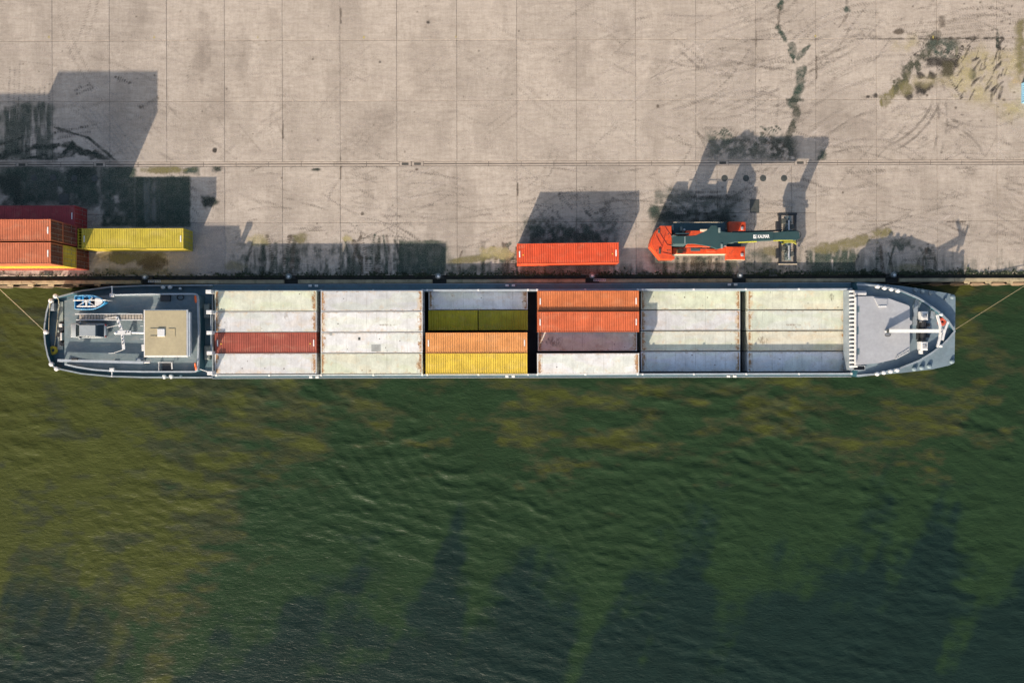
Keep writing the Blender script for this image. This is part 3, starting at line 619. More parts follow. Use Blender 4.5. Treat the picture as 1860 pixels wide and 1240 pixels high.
# ------------------------------------------------------------------ containers
def container_paint(name, kind):
    m, nt, b = newmat(name, 0.55, 0.0, 0.4)
    v, o, oi = objvec(nt); col = oi.outputs['Color']
    fade = noise(nt, v, 0.8, 5.0, 0.6, 0.3); fine = noise(nt, v, 6.0, 4.0, 0.65)
    c = mix(nt, 1.0, col, ramp(nt, fade, [(0.3, (0.8, 0.8, 0.8)), (0.7, (1.1, 1.1, 1.1))]), 'MULTIPLY')
    stk_ = noise(nt, mapping(nt, v, (2.2, 0.25, 0.4)), 1.3, 5.0, 0.65)
    c = mix(nt, 0.7 if kind != 'roof_white' else 0.3, c, ramp(nt, stk_, [(0.32, (0.78, 0.76, 0.74)), (0.55, (1.0, 1.0, 1.0)), (0.75, (1.08, 1.1, 1.12))]), 'MULTIPLY')
    c = mix(nt, 0.5, c, ramp(nt, fine, [(0.3, (0.8, 0.78, 0.76)), (0.6, (1.04, 1.04, 1.04))]), 'MULTIPLY')
    sx = node(nt, 'ShaderNodeSeparateXYZ', ins={0: o})
    ax = mth(nt, 'ABSOLUTE', sx.outputs[0]); ay = mth(nt, 'ABSOLUTE', sx.outputs[1])
    ex = mth(nt, 'SUBTRACT', 6.09, ax); ey = mth(nt, 'SUBTRACT', 1.21, ay)
    rz = noise(nt, v, 2.0, 7.0, 0.75, 0.5)
    if kind == 'roof_white':
        # cream, pinkish and greenish repaint patches
        pt = noise(nt, mapping(nt, v, (0.22, 0.7, 1)), 1.0, 2.0, 0.4)
        c = mix(nt, 0.75, c, ramp(nt, pt, [(0.36, (0.93, 0.97, 0.9)), (0.45, (0.96, 0.98, 0.88)), (0.5, (1, 1, 1)), (0.6, (1.0, 0.99, 1.0)), (0.66, (1.0, 0.93, 0.88))]), 'MULTIPLY')
        # faint panel seams
        sm = mth(nt, 'FRACT', mth(nt, 'MULTIPLY', sx.outputs[0], 0.82)); ln = mth(nt, 'LESS_THAN', mth(nt, 'ABSOLUTE', mth(nt, 'SUBTRACT', sm, 0.5)), 0.022)
        on = mth(nt, 'MULTIPLY', ln, mth(nt, 'MULTIPLY', ramp(nt, noise(nt, v, 0.7, 3.0), [(0.42, (0, 0, 0)), (0.62, (1, 1, 1))]), 0.5))
        c = mix(nt, on, c, (0.2, 0.19, 0.14))
        end = mth(nt, 'MULTIPLY', mth(nt, 'MAXIMUM', mth(nt, 'SUBTRACT', 1.0, mth(nt, 'MULTIPLY', ex, 1.5)), mth(nt, 'SUBTRACT', 0.75, mth(nt, 'MULTIPLY', ey, 5.0))), 1.0)
        rust = ramp(nt, mth(nt, 'ADD', rz, mth(nt, 'MULTIPLY', mth(nt, 'MAXIMUM', end, -0.2), 0.27)), [(0.6, (0, 0, 0)), (0.68, (1, 1, 1))])
        stain = ramp(nt, mth(nt, 'ADD', noise(nt, v, 1.3, 5.0, 0.6, 0.5), mth(nt, 'MULTIPLY', mth(nt, 'MAXIMUM', end, -0.3), 0.24)), [(0.5, (0, 0, 0)), (0.72, (1, 1, 1))])
        c = mix(nt, mth(nt, 'MULTIPLY', stain, 0.7), c, (0.5, 0.37, 0.22))
        c = mix(nt, mth(nt, 'MULTIPLY', rust, 0.85), c, ramp(nt, fine, [(0.35, (0.12, 0.05, 0.02)), (0.6, (0.36, 0.17, 0.045))]))
        sp = node(nt, 'ShaderNodeTexVoronoi', ins={'Vector': v, 'Scale': 0.9, 'Randomness': 1.0}).outputs['Distance']
        spm = mth(nt, 'LESS_THAN', mth(nt, 'ADD', sp, mth(nt, 'MULTIPLY', noise(nt, v, 0.5, 2.0), 0.14)), 0.135)
        c = mix(nt, mth(nt, 'MULTIPLY', spm, 0.85), c, (0.05, 0.035, 0.02))
        b.inputs['Roughness'].default_value = 0.6
    else:
        rust = ramp(nt, mth(nt, 'SUBTRACT', rz, mth(nt, 'MULTIPLY', ex, 0.02)), [(0.58, (0, 0, 0)), (0.7, (1, 1, 1))])
        c = mix(nt, mth(nt, 'MULTIPLY', rust, 0.55), c, (0.13, 0.055, 0.03))
        pale = ramp(nt, noise(nt, mapping(nt, v, (0.4, 1.0, 1)), 1.1, 4.0, 0.6, 0.4), [(0.52, (0, 0, 0)), (0.7, (1, 1, 1))])
        c = mix(nt, mth(nt, 'MULTIPLY', pale, 0.12), c, (0.6, 0.46, 0.3))
    nt.links.new(c, b.inputs['Base Color'])
    bp = node(nt, 'ShaderNodeBump', ins={'Strength': 0.15, 'Distance': 0.02, 'Height': fine}); nt.links.new(bp.outputs[0], b.inputs['Normal'])
    return m
M_croof_w = container_paint('container_roof_white', 'roof_white'); M_cpaint = container_paint('container_paint', 'plain')
M_rod = paint('lock_rod_steel', (0.3, 0.29, 0.28), 0.45, 0.2, 3.0, None, 0, 0.6)
M_mark_w = paint('marking_white', (0.75, 0.74, 0.7), 0.6); M_mark_y = paint('marking_yellow', (0.75, 0.45, 0.05), 0.6); M_mark_d = paint('marking_dark', (0.07, 0.055, 0.03), 0.6)
W = 2.438
CM = {}
def corr_sheet(L, Hh, depth, pitch, mat, name):
    """corrugated sheet in the plane u (length) x v (height), waves out of plane"""
    n = int(round(L / pitch)); p = L / n; prof = []
    for k in range(n): prof += [(k * p, 0), (k * p + p * 0.3, 0), (k * p + p * 0.5, -depth), (k * p + p * 0.8, -depth)]
    prof.append((L, 0)); return prof
def cont_meshes(style, L, H):
    key = (style, L, H)
    if key in CM: return CM[key]
    h2, w2 = L / 2, W / 2; d = {}
    mb = MB(); ps = 0.13
    for sx in (-1, 1):
        for sy in (-1, 1):
            x0, y0 = sx * (h2 - ps / 2), sy * (w2 - ps / 2)
            mb.box(x0 - ps / 2, x0 + ps / 2, y0 - ps / 2, y0 + ps / 2, 0.118, H - 0.118)
    for sy in (-1, 1):
        y0 = sy * (w2 - 0.04)
        mb.box(-h2 + 0.18, h2 - 0.18, y0 - 0.04, y0 + 0.04, 0.0, 0.16).box(-h2 + 0.18, h2 - 0.18, y0 - 0.03, y0 + 0.03, H - 0.075, H - 0.012)
    for sx in (-1, 1):
        x0 = sx * (h2 - 0.05)
        mb.box(x0 - 0.05, x0 + 0.05, -w2 + 0.17, w2 - 0.17, 0.0, 0.15).box(x0 - 0.05, x0 + 0.05, -w2 + 0.17, w2 - 0.17, H - 0.11, H - 0.008)
    d['frame'] = mb.mesh('frame', M_cpaint)
    mb = MB()
    mb.box(-0.089, 0.089, -0.081, 0.081, -0.059, 0.059).cyl(0, 0, 0.059, 0.061, 0.035, n=8)
    d['corner_casting'] = mb.mesh('corner_casting', M_cpaint)
    mb = MB(); x0, x1 = -h2 + 0.1, h2 - 0.1; zt = H - 0.02; yy = w2 - 0.07
    if style == 'reefer':
        n = 10
        for k in range(n):
            a, b2 = x0 + (x1 - x0) * k / n, x0 + (x1 - x0) * (k + 1) / n
            mb.add([(a, -yy, zt), (b2, -yy, zt), (b2, yy, zt), (a, yy, zt), (a + 0.03, -yy + 0.05, zt + 0.006), (b2 - 0.03, -yy + 0.05, zt + 0.006), (b2 - 0.03, yy - 0.05, zt + 0.006), (a + 0.03, yy - 0.05, zt + 0.006)],
                   [(0, 1, 5, 4), (1, 2, 6, 5), (2, 3, 7, 6), (3, 0, 4, 7), (4, 5, 6, 7)])
        d['roof_panel'] = mb.mesh('roof_panel', M_croof_w)
    else:
        prof = corr_sheet(x1 - x0, 0, 0.032, 0.27 if L > 7 else 0.3, None, '')
        v = []; f = []
        for (u, w_) in prof: v += [(x0 + u, -yy, zt + w_), (x0 + u, yy, zt + w_)]
        for k in range(len(prof) - 1): f.append((2 * k, 2 * k + 2, 2 * k + 3, 2 * k + 1))
        mb.add(v, f); mb.box(x0, x1, -yy, yy, zt - 0.075, zt - 0.06)
        d['roof_panel'] = mb.mesh('roof_panel', M_cpaint)
    mb = MB(); v = []; f = []
    dep = 0.036 if style != 'reefer' else 0.012
    prof = corr_sheet(L - 0.26, 0, dep, 0.28, None, '')
    for (u, w_) in prof: v += [(-h2 + 0.13 + u, w_, 0.16), (-h2 + 0.13 + u, w_, H - 0.075)]
    for k in range(len(prof) - 1): f.append((2 * k, 2 * k + 2, 2 * k + 3, 2 * k + 1))
    d['side_panel'] = mb.add(v, f).mesh('side_panel', M_cpaint)
    mb = MB(); v = []; f = []
    prof = corr_sheet(W - 0.26, 0, dep, 0.27, None, '')
    for (u, w_) in prof: v += [(w_, -w2 + 0.13 + u, 0.15), (w_, -w2 + 0.13 + u, H - 0.11)]
    for k in range(len(prof) - 1): f.append((2 * k, 2 * k + 2, 2 * k + 3, 2 * k + 1))
    d['end_panel'] = mb.add(v, f).mesh('end_panel', M_cpaint)
    mb = MB(); dw = (W - 0.3) / 2
    mb.box(-0.03, 0.03, 0.01, dw, 0.16, H - 0.12)
    for k in range(4):
        z0 = 0.28 + k * (H - 0.5) / 4; mb.box(0.03, 0.05, 0.08, dw - 0.08, z0, z0 + (H - 0.5) / 4 - 0.12)
    d['door'] = mb.mesh('door', M_cpaint)
    d['lock_rod'] = MB().tube([(0, 0, 0.1), (0, 0, H - 0.08)], 0.022, 6).box(-0.01, 0.02, -0.02, 0.3, 1.1, 1.15).mesh('lock_rod', M_rod)
    CM[key] = d; return d
def container(label, group, center, top, color, style='dry', L=12.192, H=2.59, rz=0.0, doors=1, marks=None, name='shipping_container', roof=None, door=None):
    """center: (x, y) of the box; top: height of its roof; doors: +1 at the east end, -1 at the west end"""
    d = cont_meshes(style, L, H)
    t = thing(name, label, 'container', (center[0], center[1], top - H), rz, group)
    def part(key, loc=(0, 0, 0), r=0.0, parent=t, col=color):
        o = link(key, d[key], parent, loc, r); o.color = (*col, 1); return o
    part('frame'); part('roof_panel', col=roof or color)
    for sx in (-1, 1):
        for sy in (-1, 1):
            for z in (0.059, H - 0.059): part('corner_casting', (sx * (L / 2 - 0.087), sy * (W / 2 - 0.079), z))
    part('side_panel', (0, -W / 2 + 0.012, 0), math.pi); part('side_panel', (0, W / 2 - 0.012, 0))
    part('end_panel', (-doors * (L / 2 - 0.012), 0, 0), 0 if doors < 0 else math.pi)
    for s in (-1, 1):
        r = 0.0 if doors > 0 else math.pi
        dr = part('door', (doors * (L / 2 - 0.07), 0, 0), r, t, door or color)
        if s < 0: dr.scale = (1, -1, 1)
        for yk in (0.32, 0.8):
            o = part('lock_rod', (0.075, yk, 0), 0, dr)
    if marks:
        for ex in (-1, 1):
            pts = [(-0.07, -0.42)]
            for k in range(8): pts += [(0.07, -0.42 + k * 0.1), (0.07, -0.36 + k * 0.1), (0.02, -0.36 + k * 0.1), (0.02, -0.32 + k * 0.1)]
            pts = pts[:-2] + [(-0.07, 0.34)]
            MB().prism([(ex * (L / 2 - 0.33) + a, b_) for a, b_ in pts], H - 0.015, H - 0.008).build('roof_marking', M_mark_w, t)
        if marks > 1:
            for ex in (-1, 1): MB().prism([(ex * (L / 2 - 0.75) - 0.1, -0.2), (ex * (L / 2 - 0.75) + 0.1, -0.2), (ex * (L / 2 - 0.75), 0.0)], H - 0.015, H - 0.007).build('warning_mark', M_mark_y, t)
    return t
def bay_xy(px0, px1, py0, py1, z):
    a, b2 = P(px0, py0, z), P(px1, py1, z); return ((a.x + b2.x) / 2, (a.y + b2.y) / 2)

WH = (0.55, 0.555, 0.545); WH2 = (0.63, 0.635, 0.615); CRM = (0.55, 0.57, 0.46); GRYW = (0.5, 0.51, 0.505)
RED = (0.30, 0.072, 0.045); ORA = (0.5, 0.145, 0.045); ORB = (0.57, 0.245, 0.075); ORC = (0.68, 0.085, 0.018); YLW = (0.58, 0.41, 0.045); OLI = (0.5, 0.41, 0.012); TAN = (0.74, 0.78, 0.7); BRK = (0.46, 0.135, 0.06)
ZT, ZL = 2.58, -0.08
rows = [(528.3, 564.6), (566.2, 602.5), (604.2, 640.4), (642.1, 678.2)]
rowsL = [(526.4, 562.2), (563.8, 599.5), (601.2, 637.0), (638.7, 674.4)]
nth = ['nearest the quay', 'second from the quay', 'third from the quay', 'on the open water side']
def ship_row(bay, specs, px, zt, rws, place, grp='containers aboard the ship'):
    for k, sp in enumerate(specs):
        if sp is None: continue
        z = zt + sp.get('dz', 0.0); x, y = bay_xy(px[0], px[1], rws[k][0], rws[k][1], z)
        container('%s %s, %s' % (sp['look'], nth[k], place), grp, (x, y), z, sp['c'], sp.get('s', 'reefer'), sp.get('L', 12.192), 2.59, 0, sp.get('d', 1), sp.get('m'), roof=sp.get('roof'))
wl_ = 'smooth white container'
ship_row(1, [dict(look='cream white container with rusty ends', c=CRM), dict(look='white container with one brown roof smear', c=WH), dict(look='brick red corrugated container', c=RED, s='dry', m=2), dict(look='plain white container', c=WH)], (390, 575), ZT, rows, 'bay beside the wheelhouse')
ship_row(2, [dict(look='pale grey white container', c=GRYW), dict(look='bright white seamed container', c=WH2), dict(look='bright white grey-patched container', c=WH2), dict(look='greenish cream container with rust spots', c=CRM)], (583, 767), ZT, rows, 'second bay from the wheelhouse')
ship_row(3, [None, None, dict(look='light orange corrugated container', c=ORB, s='dry', m=1), dict(look='bright yellow corrugated container', c=YLW, s='dry')], (774, 957), ZT, rows, 'left of the dark gap')
ship_row(3, [dict(look='low grey white container in shade', c=(0.76, 0.78, 0.77))], (780, 957), ZL, rowsL, 'beside the olive pair')  # shaded white painted paler than the sunlit whites to lift it
x, y = bay_xy(780, 868, rowsL[1][0], rowsL[1][1], ZL); x2, _ = bay_xy(868, 957, rowsL[1][0], rowsL[1][1], ZL)
container('short olive yellow container sunk in the hold, left of the pair', 'containers aboard the ship', (x - 0.08, y), ZL, OLI, 'dry', 6.058, 2.59)
container('short olive yellow container sunk in the hold, right of the pair', 'containers aboard the ship', (x2 + 0.1, y), ZL - 0.02, (0.42, 0.36, 0.015), 'dry', 6.058, 2.59)
ship_row(4, [dict(look='orange corrugated container', c=ORA, s='dry', m=1, dz=-0.24), dict(look='red orange corrugated container', c=(0.52, 0.115, 0.04), s='dry', m=1), None, dict(look='bright white rust-edged container', c=WH2)], (977, 1160), ZT, rows, 'right of the dark gap')
ship_row(4, [None, None, dict(look='low tan grey container in shade', c=TAN)], (977, 1157), ZL, rowsL, 'right of the dark gap')
ship_row(5, [dict(look='low cream white container', c=CRM), dict(look='low bluish white container', c=WH), dict(look='low pale cream container', c=(0.57, 0.58, 0.49)), dict(look='low shaded grey white container', c=(0.76, 0.77, 0.77))], (1165, 1344), ZL, rowsL, 'second bay from the bow')  # last box gets a paler white that brightens its shaded roof
ship_row(6, [dict(look='low cream container with grey brown smear', c=CRM), dict(look='low pale green white container', c=(0.54, 0.57, 0.5)), dict(look='low yellowish cream container', c=(0.58, 0.56, 0.44)), dict(look='low shaded grey container', c=(0.76, 0.76, 0.75))], (1357, 1539), ZL, rowsL, 'bay nearest the bow')  # shaded last box again in the raised white
def smear_mat(name, col):
    m, nt, b = newmat(name, 0.8, 0.0, 0.2)
    tc = nt.nodes.new('ShaderNodeTexCoord'); g = tc.outputs['Generated']
    d = node(nt, 'ShaderNodeVectorMath', op='DISTANCE', ins={0: g}); d.inputs[1].default_value = (0.5, 0.5, 0.5)
    nz = noise(nt, mapping(nt, tc.outputs['Object'], (3.0, 1.2, 1)), 2.2, 5.0, 0.65)
    f = ramp(nt, mth(nt, 'ADD', d.outputs[1], mth(nt, 'MULTIPLY', nz, 0.5)), [(0.5, (0.62, 0.62, 0.62)), (0.82, (0, 0, 0))])
    b.inputs['Base Color'].default_value = (*col, 1); nt.links.new(f, b.inputs['Alpha']); return m
M_sm1, M_sm2, M_sm3 = smear_mat('brown_smear', (0.2, 0.13, 0.05)), smear_mat('grey_smear', (0.16, 0.14, 0.1)), smear_mat('rust_smear', (0.28, 0.12, 0.03))
M_pt = paint('grey_patch', (0.3, 0.31, 0.29), 0.7)
def roof_mark(px, py, w, h, z, mat, host, name):
    c = [o for o in bpy.data.objects if o.get('label', '').startswith(host)][0]; p = P(px, py, z) - c.location; k = (CAM_H - z) / FPX / 2
    MB().box(p.x - w * k, p.x + w * k, p.y - h * k, p.y + h * k, 2.59 - 0.006, 2.59 - 0.002).build(name, mat, c)
for a in ((520, 575, 13, 24, ZT, M_sm1, 'white container with one brown', 'roof_smear'), (1511, 540, 16, 30, ZL, M_sm2, 'low cream container with grey', 'roof_smear'),
          (601, 606.5, 5, 5, ZT, M_pt, 'bright white grey-patched', 'roof_patch'), (652.5, 615, 4, 5, ZT, M_cast, 'bright white grey-patched', 'roof_patch'), (683, 632, 17, 13, ZT, M_pt, 'bright white grey-patched', 'roof_patch'),
          (658, 673, 10, 8, ZT, M_sm3, 'greenish cream container', 'roof_smear'), (672, 673, 10, 8, ZT, M_sm3, 'greenish cream container', 'roof_smear'), (760, 662, 14, 30, ZT, M_sm3, 'greenish cream container', 'roof_smear'),
          (1440, 590, 60, 7, ZL, M_sm3, 'low pale green', 'roof_smear'), (1446, 593, 9, 9, ZL, M_sm2, 'low pale green', 'roof_smear'), (1385, 618, 34, 30, ZL, M_sm1, 'low yellowish cream', 'roof_smear'), (568, 545, 12, 36, ZT, M_sm3, 'cream white container', 'roof_smear'), (394, 545, 12, 36, ZT, M_sm3, 'cream white container', 'roof_smear'), (1005, 620, 60, 34, ZL, M_sm2, 'low tan grey', 'roof_smear'), (700, 590, 60, 7, ZT, M_sm1, 'bright white seamed', 'roof_smear')): roof_mark(*a)
# the tier below, whose ends look out into the dark gap amidships
for k, (px, rk, c) in enumerate((((774, 957), 2, RED), ((774, 957), 3, (0.1, 0.16, 0.3)), ((977, 1160), 0, (0.2, 0.22, 0.24)), ((977, 1160), 1, RED), ((977, 1160), 3, (0.12, 0.2, 0.3)))):
    z = ZT + (-0.24 if k == 2 else 0.0); x, y = bay_xy(px[0], px[1], rows[rk][0], rows[rk][1], z)
    u = ['light orange', 'bright yellow', 'orange', 'red orange', 'rust-edged white'][k]
    container('dim container in the hold directly under the %s one amidships' % u, 'containers aboard the ship', (x, y), z - 2.6, c, 'dry')

# containers standing on the quay
HC = 2.896
G_Q = 'containers stacked on the quay'
def qc(px_right, py0, py1, top, col, label, H=HC, style='dry', marks=None, px=None):
    pr = P(px_right, (py0 + py1) / 2, top); return container(label, G_Q, (pr.x - 12.192 / 2, pr.y), top, col, style, 12.192, H, 0, 1, marks)
h1, h2_, h3 = HC, HC * 2, HC * 2 + 2.59
ps = P(92, 459.7, h3); pm_ = P(92, 417.7, h3); pn = P(135.5, 391.6, HC)
cS = ps.x - 6.096
def stk(x, y, items, where_):
    z = 0.0
    for H, col, look in items:
        z += H; container('%s %s' % (look, where_), G_Q, (x, y), z - 0.002, col, 'dry', 12.192, H, 0, 1, 1, door=(0.13, 0.035, 0.03) if col[1] < 0.3 else None)  # doors of the red and orange boxes darkened to stand for end-face shade
        for e in (-0.1,): pass
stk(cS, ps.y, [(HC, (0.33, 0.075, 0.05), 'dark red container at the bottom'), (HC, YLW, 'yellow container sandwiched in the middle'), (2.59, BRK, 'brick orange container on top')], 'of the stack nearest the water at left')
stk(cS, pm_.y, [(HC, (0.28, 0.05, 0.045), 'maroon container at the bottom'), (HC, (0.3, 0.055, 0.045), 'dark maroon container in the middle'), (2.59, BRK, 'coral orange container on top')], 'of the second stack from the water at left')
container('single maroon container behind the left stacks, mostly in shade', G_Q, (pn.x - 6.096, pn.y), HC, (0.30, 0.035, 0.04), 'dry', 12.192, HC, 0, 1, 1)
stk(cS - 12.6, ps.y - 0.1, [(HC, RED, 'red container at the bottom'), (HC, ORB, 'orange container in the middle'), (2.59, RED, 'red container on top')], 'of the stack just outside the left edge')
yp = P(240.5, 433.2, HC); yc = container('single bright yellow container lying beside the left stacks', G_Q, (yp.x, yp.y), HC, (0.44, 0.355, 0.04), 'dry', 12.192, HC, 0.0, 1, 1)
mb = MB()
for k in range(7): mb.box(-6.096 - 0.42, -6.096 - 0.12, -1.15 + k * 0.34, -1.07 + k * 0.34, 2.0, 2.78)
mb.box(-6.096 - 0.5, -6.096 - 0.42, -1.2, 1.2, 0.2, 2.8).box(-6.096 - 0.42, -6.1, -1.2, -1.16, 0.2, 2.8).box(-6.096 - 0.42, -6.1, 1.16, 1.2, 0.2, 2.8)
o = mb.build('end_rack', M_cpaint, yc); o.color = (0.4, 0.32, 0.02, 1)
mb = MB()
for k in range(9): mb.box(-0.4 + k * 0.2, -0.28 + k * 0.2, -1.224, -1.216, 2.2 - (k % 3) * 0.12, 2.62)
mb.build('side_lettering', M_mark_d, yc)
op = P(1031.5, 460.0, HC); oc = container('lone bright orange container on the quay left of the reach stacker', G_Q, (op.x, op.y), HC, (0.56, 0.07, 0.02), 'dry', 12.192, HC, math.radians(0.55), 1, 2)
bp_ = P(1855, 170, 0); bc = container('pale blue container whose ribbed end just enters at the right edge', G_Q, (bp_.x + 6.096, bp_.y), HC, (0.2, 0.4, 0.55), 'dry', 12.192, HC, 0, 1)


# ------------------------------------------------------------------ the ship
M_hull = paint('hull_blue', (0.022, 0.09, 0.125), 0.5, 0.2, 0.5, (0.08, 0.06, 0.045), 0.35)
def deck_wear(m, col, amt):
    nt = m.node_tree; b = nt.nodes['Principled BSDF']; src = b.inputs['Base Color'].links[0].from_socket
    geo = nt.nodes.new('ShaderNodeNewGeometry'); f = ramp(nt, noise(nt, mapping(nt, geo.outputs['Position'], (0.5, 1.4, 1)), 1.7, 6.0, 0.7, 0.6), [(0.5, (0, 0, 0)), (0.68, (1, 1, 1))])
    nt.links.new(mix(nt, mth(nt, 'MULTIPLY', f, amt), src, col), b.inputs['Base Color'])
M_deck = paint('deck_slate', (0.085, 0.15, 0.175), 0.7, 0.16, 0.6, (0.07, 0.085, 0.085), 0.55, bump=0.1)
M_upper = paint('upper_deck_grey', (0.125, 0.17, 0.185), 0.7, 0.13, 0.5, (0.09, 0.13, 0.135), 0.6, bump=0.1)
M_bow = paint('bow_deck_slate', (0.135, 0.185, 0.215), 0.65, 0.14, 0.4, (0.07, 0.11, 0.12), 0.45)
M_trunk = paint('trunk_grey', (0.33, 0.34, 0.355), 0.6, 0.08, 0.4, (0.3, 0.31, 0.34), 0.5)
M_rail = paint('rail_pale_grey', (0.33, 0.37, 0.4), 0.5, 0.12, 1.5, (0.22, 0.24, 0.24), 0.4)
M_white = paint('ship_white', (0.6, 0.6, 0.585), 0.45, 0.06, 1.5, (0.42, 0.37, 0.3), 0.3)
M_beige = paint('wheelhouse_roof_beige', (0.35, 0.3, 0.185), 0.75, 0.08, 0.5, (0.32, 0.265, 0.175), 0.5)
M_coam = paint('coaming_grey', (0.22, 0.26, 0.29), 0.6, 0.2, 0.8, (0.12, 0.10, 0.08), 0.4)
M_hold = paint('hold_steel', (0.03, 0.03, 0.036), 0.8, 0.3, 1.0, (0.05, 0.03, 0.02), 0.5)
M_glass = paint('dark_glass', (0.012, 0.02, 0.026), 0.12, 0.1)
M_black = paint('black_machinery', (0.018, 0.02, 0.022), 0.5, 0.3, 3.0, (0.06, 0.05, 0.04), 0.5)
M_tread = paint('tread_boards', (0.3, 0.26, 0.21), 0.8, 0.35, 1.3)
M_rope = paint('pale_rope', (0.5, 0.46, 0.32), 0.9, 0.2, 4.0)
M_orange = paint('safety_orange', (0.75, 0.12, 0.02), 0.5)
M_boat = paint('boat_blue', (0.02, 0.2, 0.42), 0.4, 0.15, 1.5); M_boat_rim = paint('boat_rim_blue', (0.12, 0.38, 0.62), 0.4)
M_grate = paint('green_hatch', (0.24, 0.28, 0.26), 0.7)
M_car = paint('car_grey', (0.27, 0.3, 0.31), 0.35, 0.06, 1.0, None, 0, 0.0); M_tyre = paint('tyre_rubber', (0.02, 0.02, 0.02), 0.85)
M_chrome = paint('pale_metal', (0.5, 0.5, 0.5), 0.35, 0.1, 2.0, None, 0, 0.5)

deck_wear(M_upper, (0.26, 0.25, 0.235), 0.45); deck_wear(M_deck, (0.15, 0.12, 0.1), 0.4); deck_wear(M_bow, (0.22, 0.26, 0.28), 0.3); deck_wear(M_trunk, (0.27, 0.27, 0.27), 0.35)
def place_at(o, loc):
    """parent an assembly built in place without moving it"""
    o.matrix_parent_inverse = Matrix.Translation(-Vector(loc)); return o
SHIP = Vector((-1.7, 1.3, ZW))
ship = thing('cargo_ship', 'long slate blue container barge moored along the quay', 'ship', SHIP)
def sp(mb, name, mat, parent=None, smooth=False):
    o = mb.build(name, mat, parent or ship, smooth)
    if parent is None: place_at(o, SHIP)
    return o
def PX(pts, z): return [(P(a, b, z).x, P(a, b, z).y) for a, b in pts]
NY, SY = P(930, 515.8, 0.3).y, P(930, 685.2, 0.3).y
XA, XB = P(386, 600, 0.3).x, P(1546, 600, 0.3).x
aftN = [(386, 516.8), (260, 517.8), (200, 520.5), (150, 527.5), (115, 537.0), (99, 541.5)]
aftW = [(93, 549), (88, 566), (84.5, 588), (83.5, 603), (85.5, 625), (90, 646), (95, 660)]
aftS = [(101, 667), (115, 671.5), (150, 679), (200, 684), (260, 686), (386, 686.4)]
aft = PX(aftN + aftW + aftS, 0.3)
aft[0] = (XA, NY); aft[-1] = (XA, SY)
bowT = [(1593, 515.0), (1635, 519), (1693, 527.7), (1722, 532.6), (1733, 535.5), (1735.5, 539), (1734.8, 600), (1733.5, 653), (1731, 660), (1724, 663.5), (1693, 670.5), (1635, 677.3), (1587, 681.0)]
bow = [(XB, NY)] + PX(bowT, 2.2) + [(XB, SY)]
zb = ZW - 1.4
mb = MB().prism(aft, zb, 0.3)
# bow block: flared, so the waterline is finer than the deck
tipx = P(1735, 601, 2.2).x; low = []
cy = (NY + SY) / 2
for x, y in bow:
    t = max(0.0, (x - XB) / (tipx - XB)); low.append((x - 1.2 * t, cy + (y - cy) * (1 - 0.86 * t ** 2.2)))
n = len(bow); v = [(x, y, zb) for x, y in low] + [(x, y, 2.2) for x, y in bow]
mb.add(v, [tuple(range(n)), tuple(range(2 * n - 1, n - 1, -1))] + [(i, (i + 1) % n, n + (i + 1) % n, n + i) for i in range(n)])
N_IN, S_IN = 6.13, -3.93
mb.box(XA + 0.002, XB - 0.002, N_IN, NY, zb, 0.3).box(XA + 0.002, XB - 0.002, SY, S_IN, zb, 0.3)
mb.box(XA + 0.002, XB - 0.002, S_IN + 0.002, N_IN - 0.002, zb, -2.9)
hull = sp(mb, 'hull', M_hull)
sp(MB().box(XA + 0.01, XB - 0.01, S_IN + 0.01, N_IN - 0.01, -2.9, -2.69), 'hold_floor', M_hold)
b12 = (P(383, 600, 0).x, P(770, 600, 0).x)
sp(MB().box(b12[0], b12[1], S_IN + 0.02, N_IN - 0.02, -2.69, -0.015), 'hold_platform', M_hold)
sp(MB().prism(aft, 0.302, 0.32), 'aft_deck', M_deck)
sp(MB().box(XA + 0.01, XB - 0.01, N_IN + 0.19, NY - 0.02, 0.302, 0.322).box(XA + 0.01, XB - 0.01, SY + 0.02, S_IN - 0.15, 0.302, 0.322), 'side_deck', M_deck)
sp(MB().prism([(x, y) for x, y in bow], 2.202, 2.22), 'bow_deck', M_bow)
# hull sheer strake line
for nm, pts in (('rubbing_strake', [(XA, NY + 0.03), (XB, NY + 0.03)]), ('rubbing_strake', [(XA, SY - 0.03), (XB, SY - 0.03)])):
    sp(MB().strip(pts, 0.06, 0.02, 0.36), nm, M_rail)
# hatch coaming round the hold
cm = MB()
cm.box(XA + 0.3, XB - 0.3, N_IN, N_IN + 0.16, 0.3, 1.36).box(XA + 0.3, XB - 0.3, S_IN - 0.12, S_IN, 0.3, 1.36)
cm.box(XA + 0.3, XA + 0.45, S_IN + 0.002, N_IN - 0.002, 0.3, 1.3).box(XB - 0.45, XB - 0.3, S_IN + 0.002, N_IN - 0.002, -2.6, 1.3)
coam = sp(cm, 'hatch_coaming', M_coam)
rl = MB().box(XA + 0.28, XB - 0.28, N_IN + 0.003, N_IN + 0.2, 1.362, 1.42).box(XA + 0.28, XB - 0.28, S_IN - 0.16, S_IN - 0.003, 1.362, 1.42)
sp(rl, 'coaming_rim', M_rail, coam)
st_ = MB(); x = XA + 1.0
while x < XB - 1:
    st_.add([(x, S_IN - 0.12, 0.32), (x, S_IN - 0.34, 0.32), (x, S_IN - 0.12, 1.2)], [(0, 1, 2)]); st_.box(x - 0.012, x + 0.012, N_IN + 0.16, N_IN + 0.3, 0.32, 1.2); x += 1.9
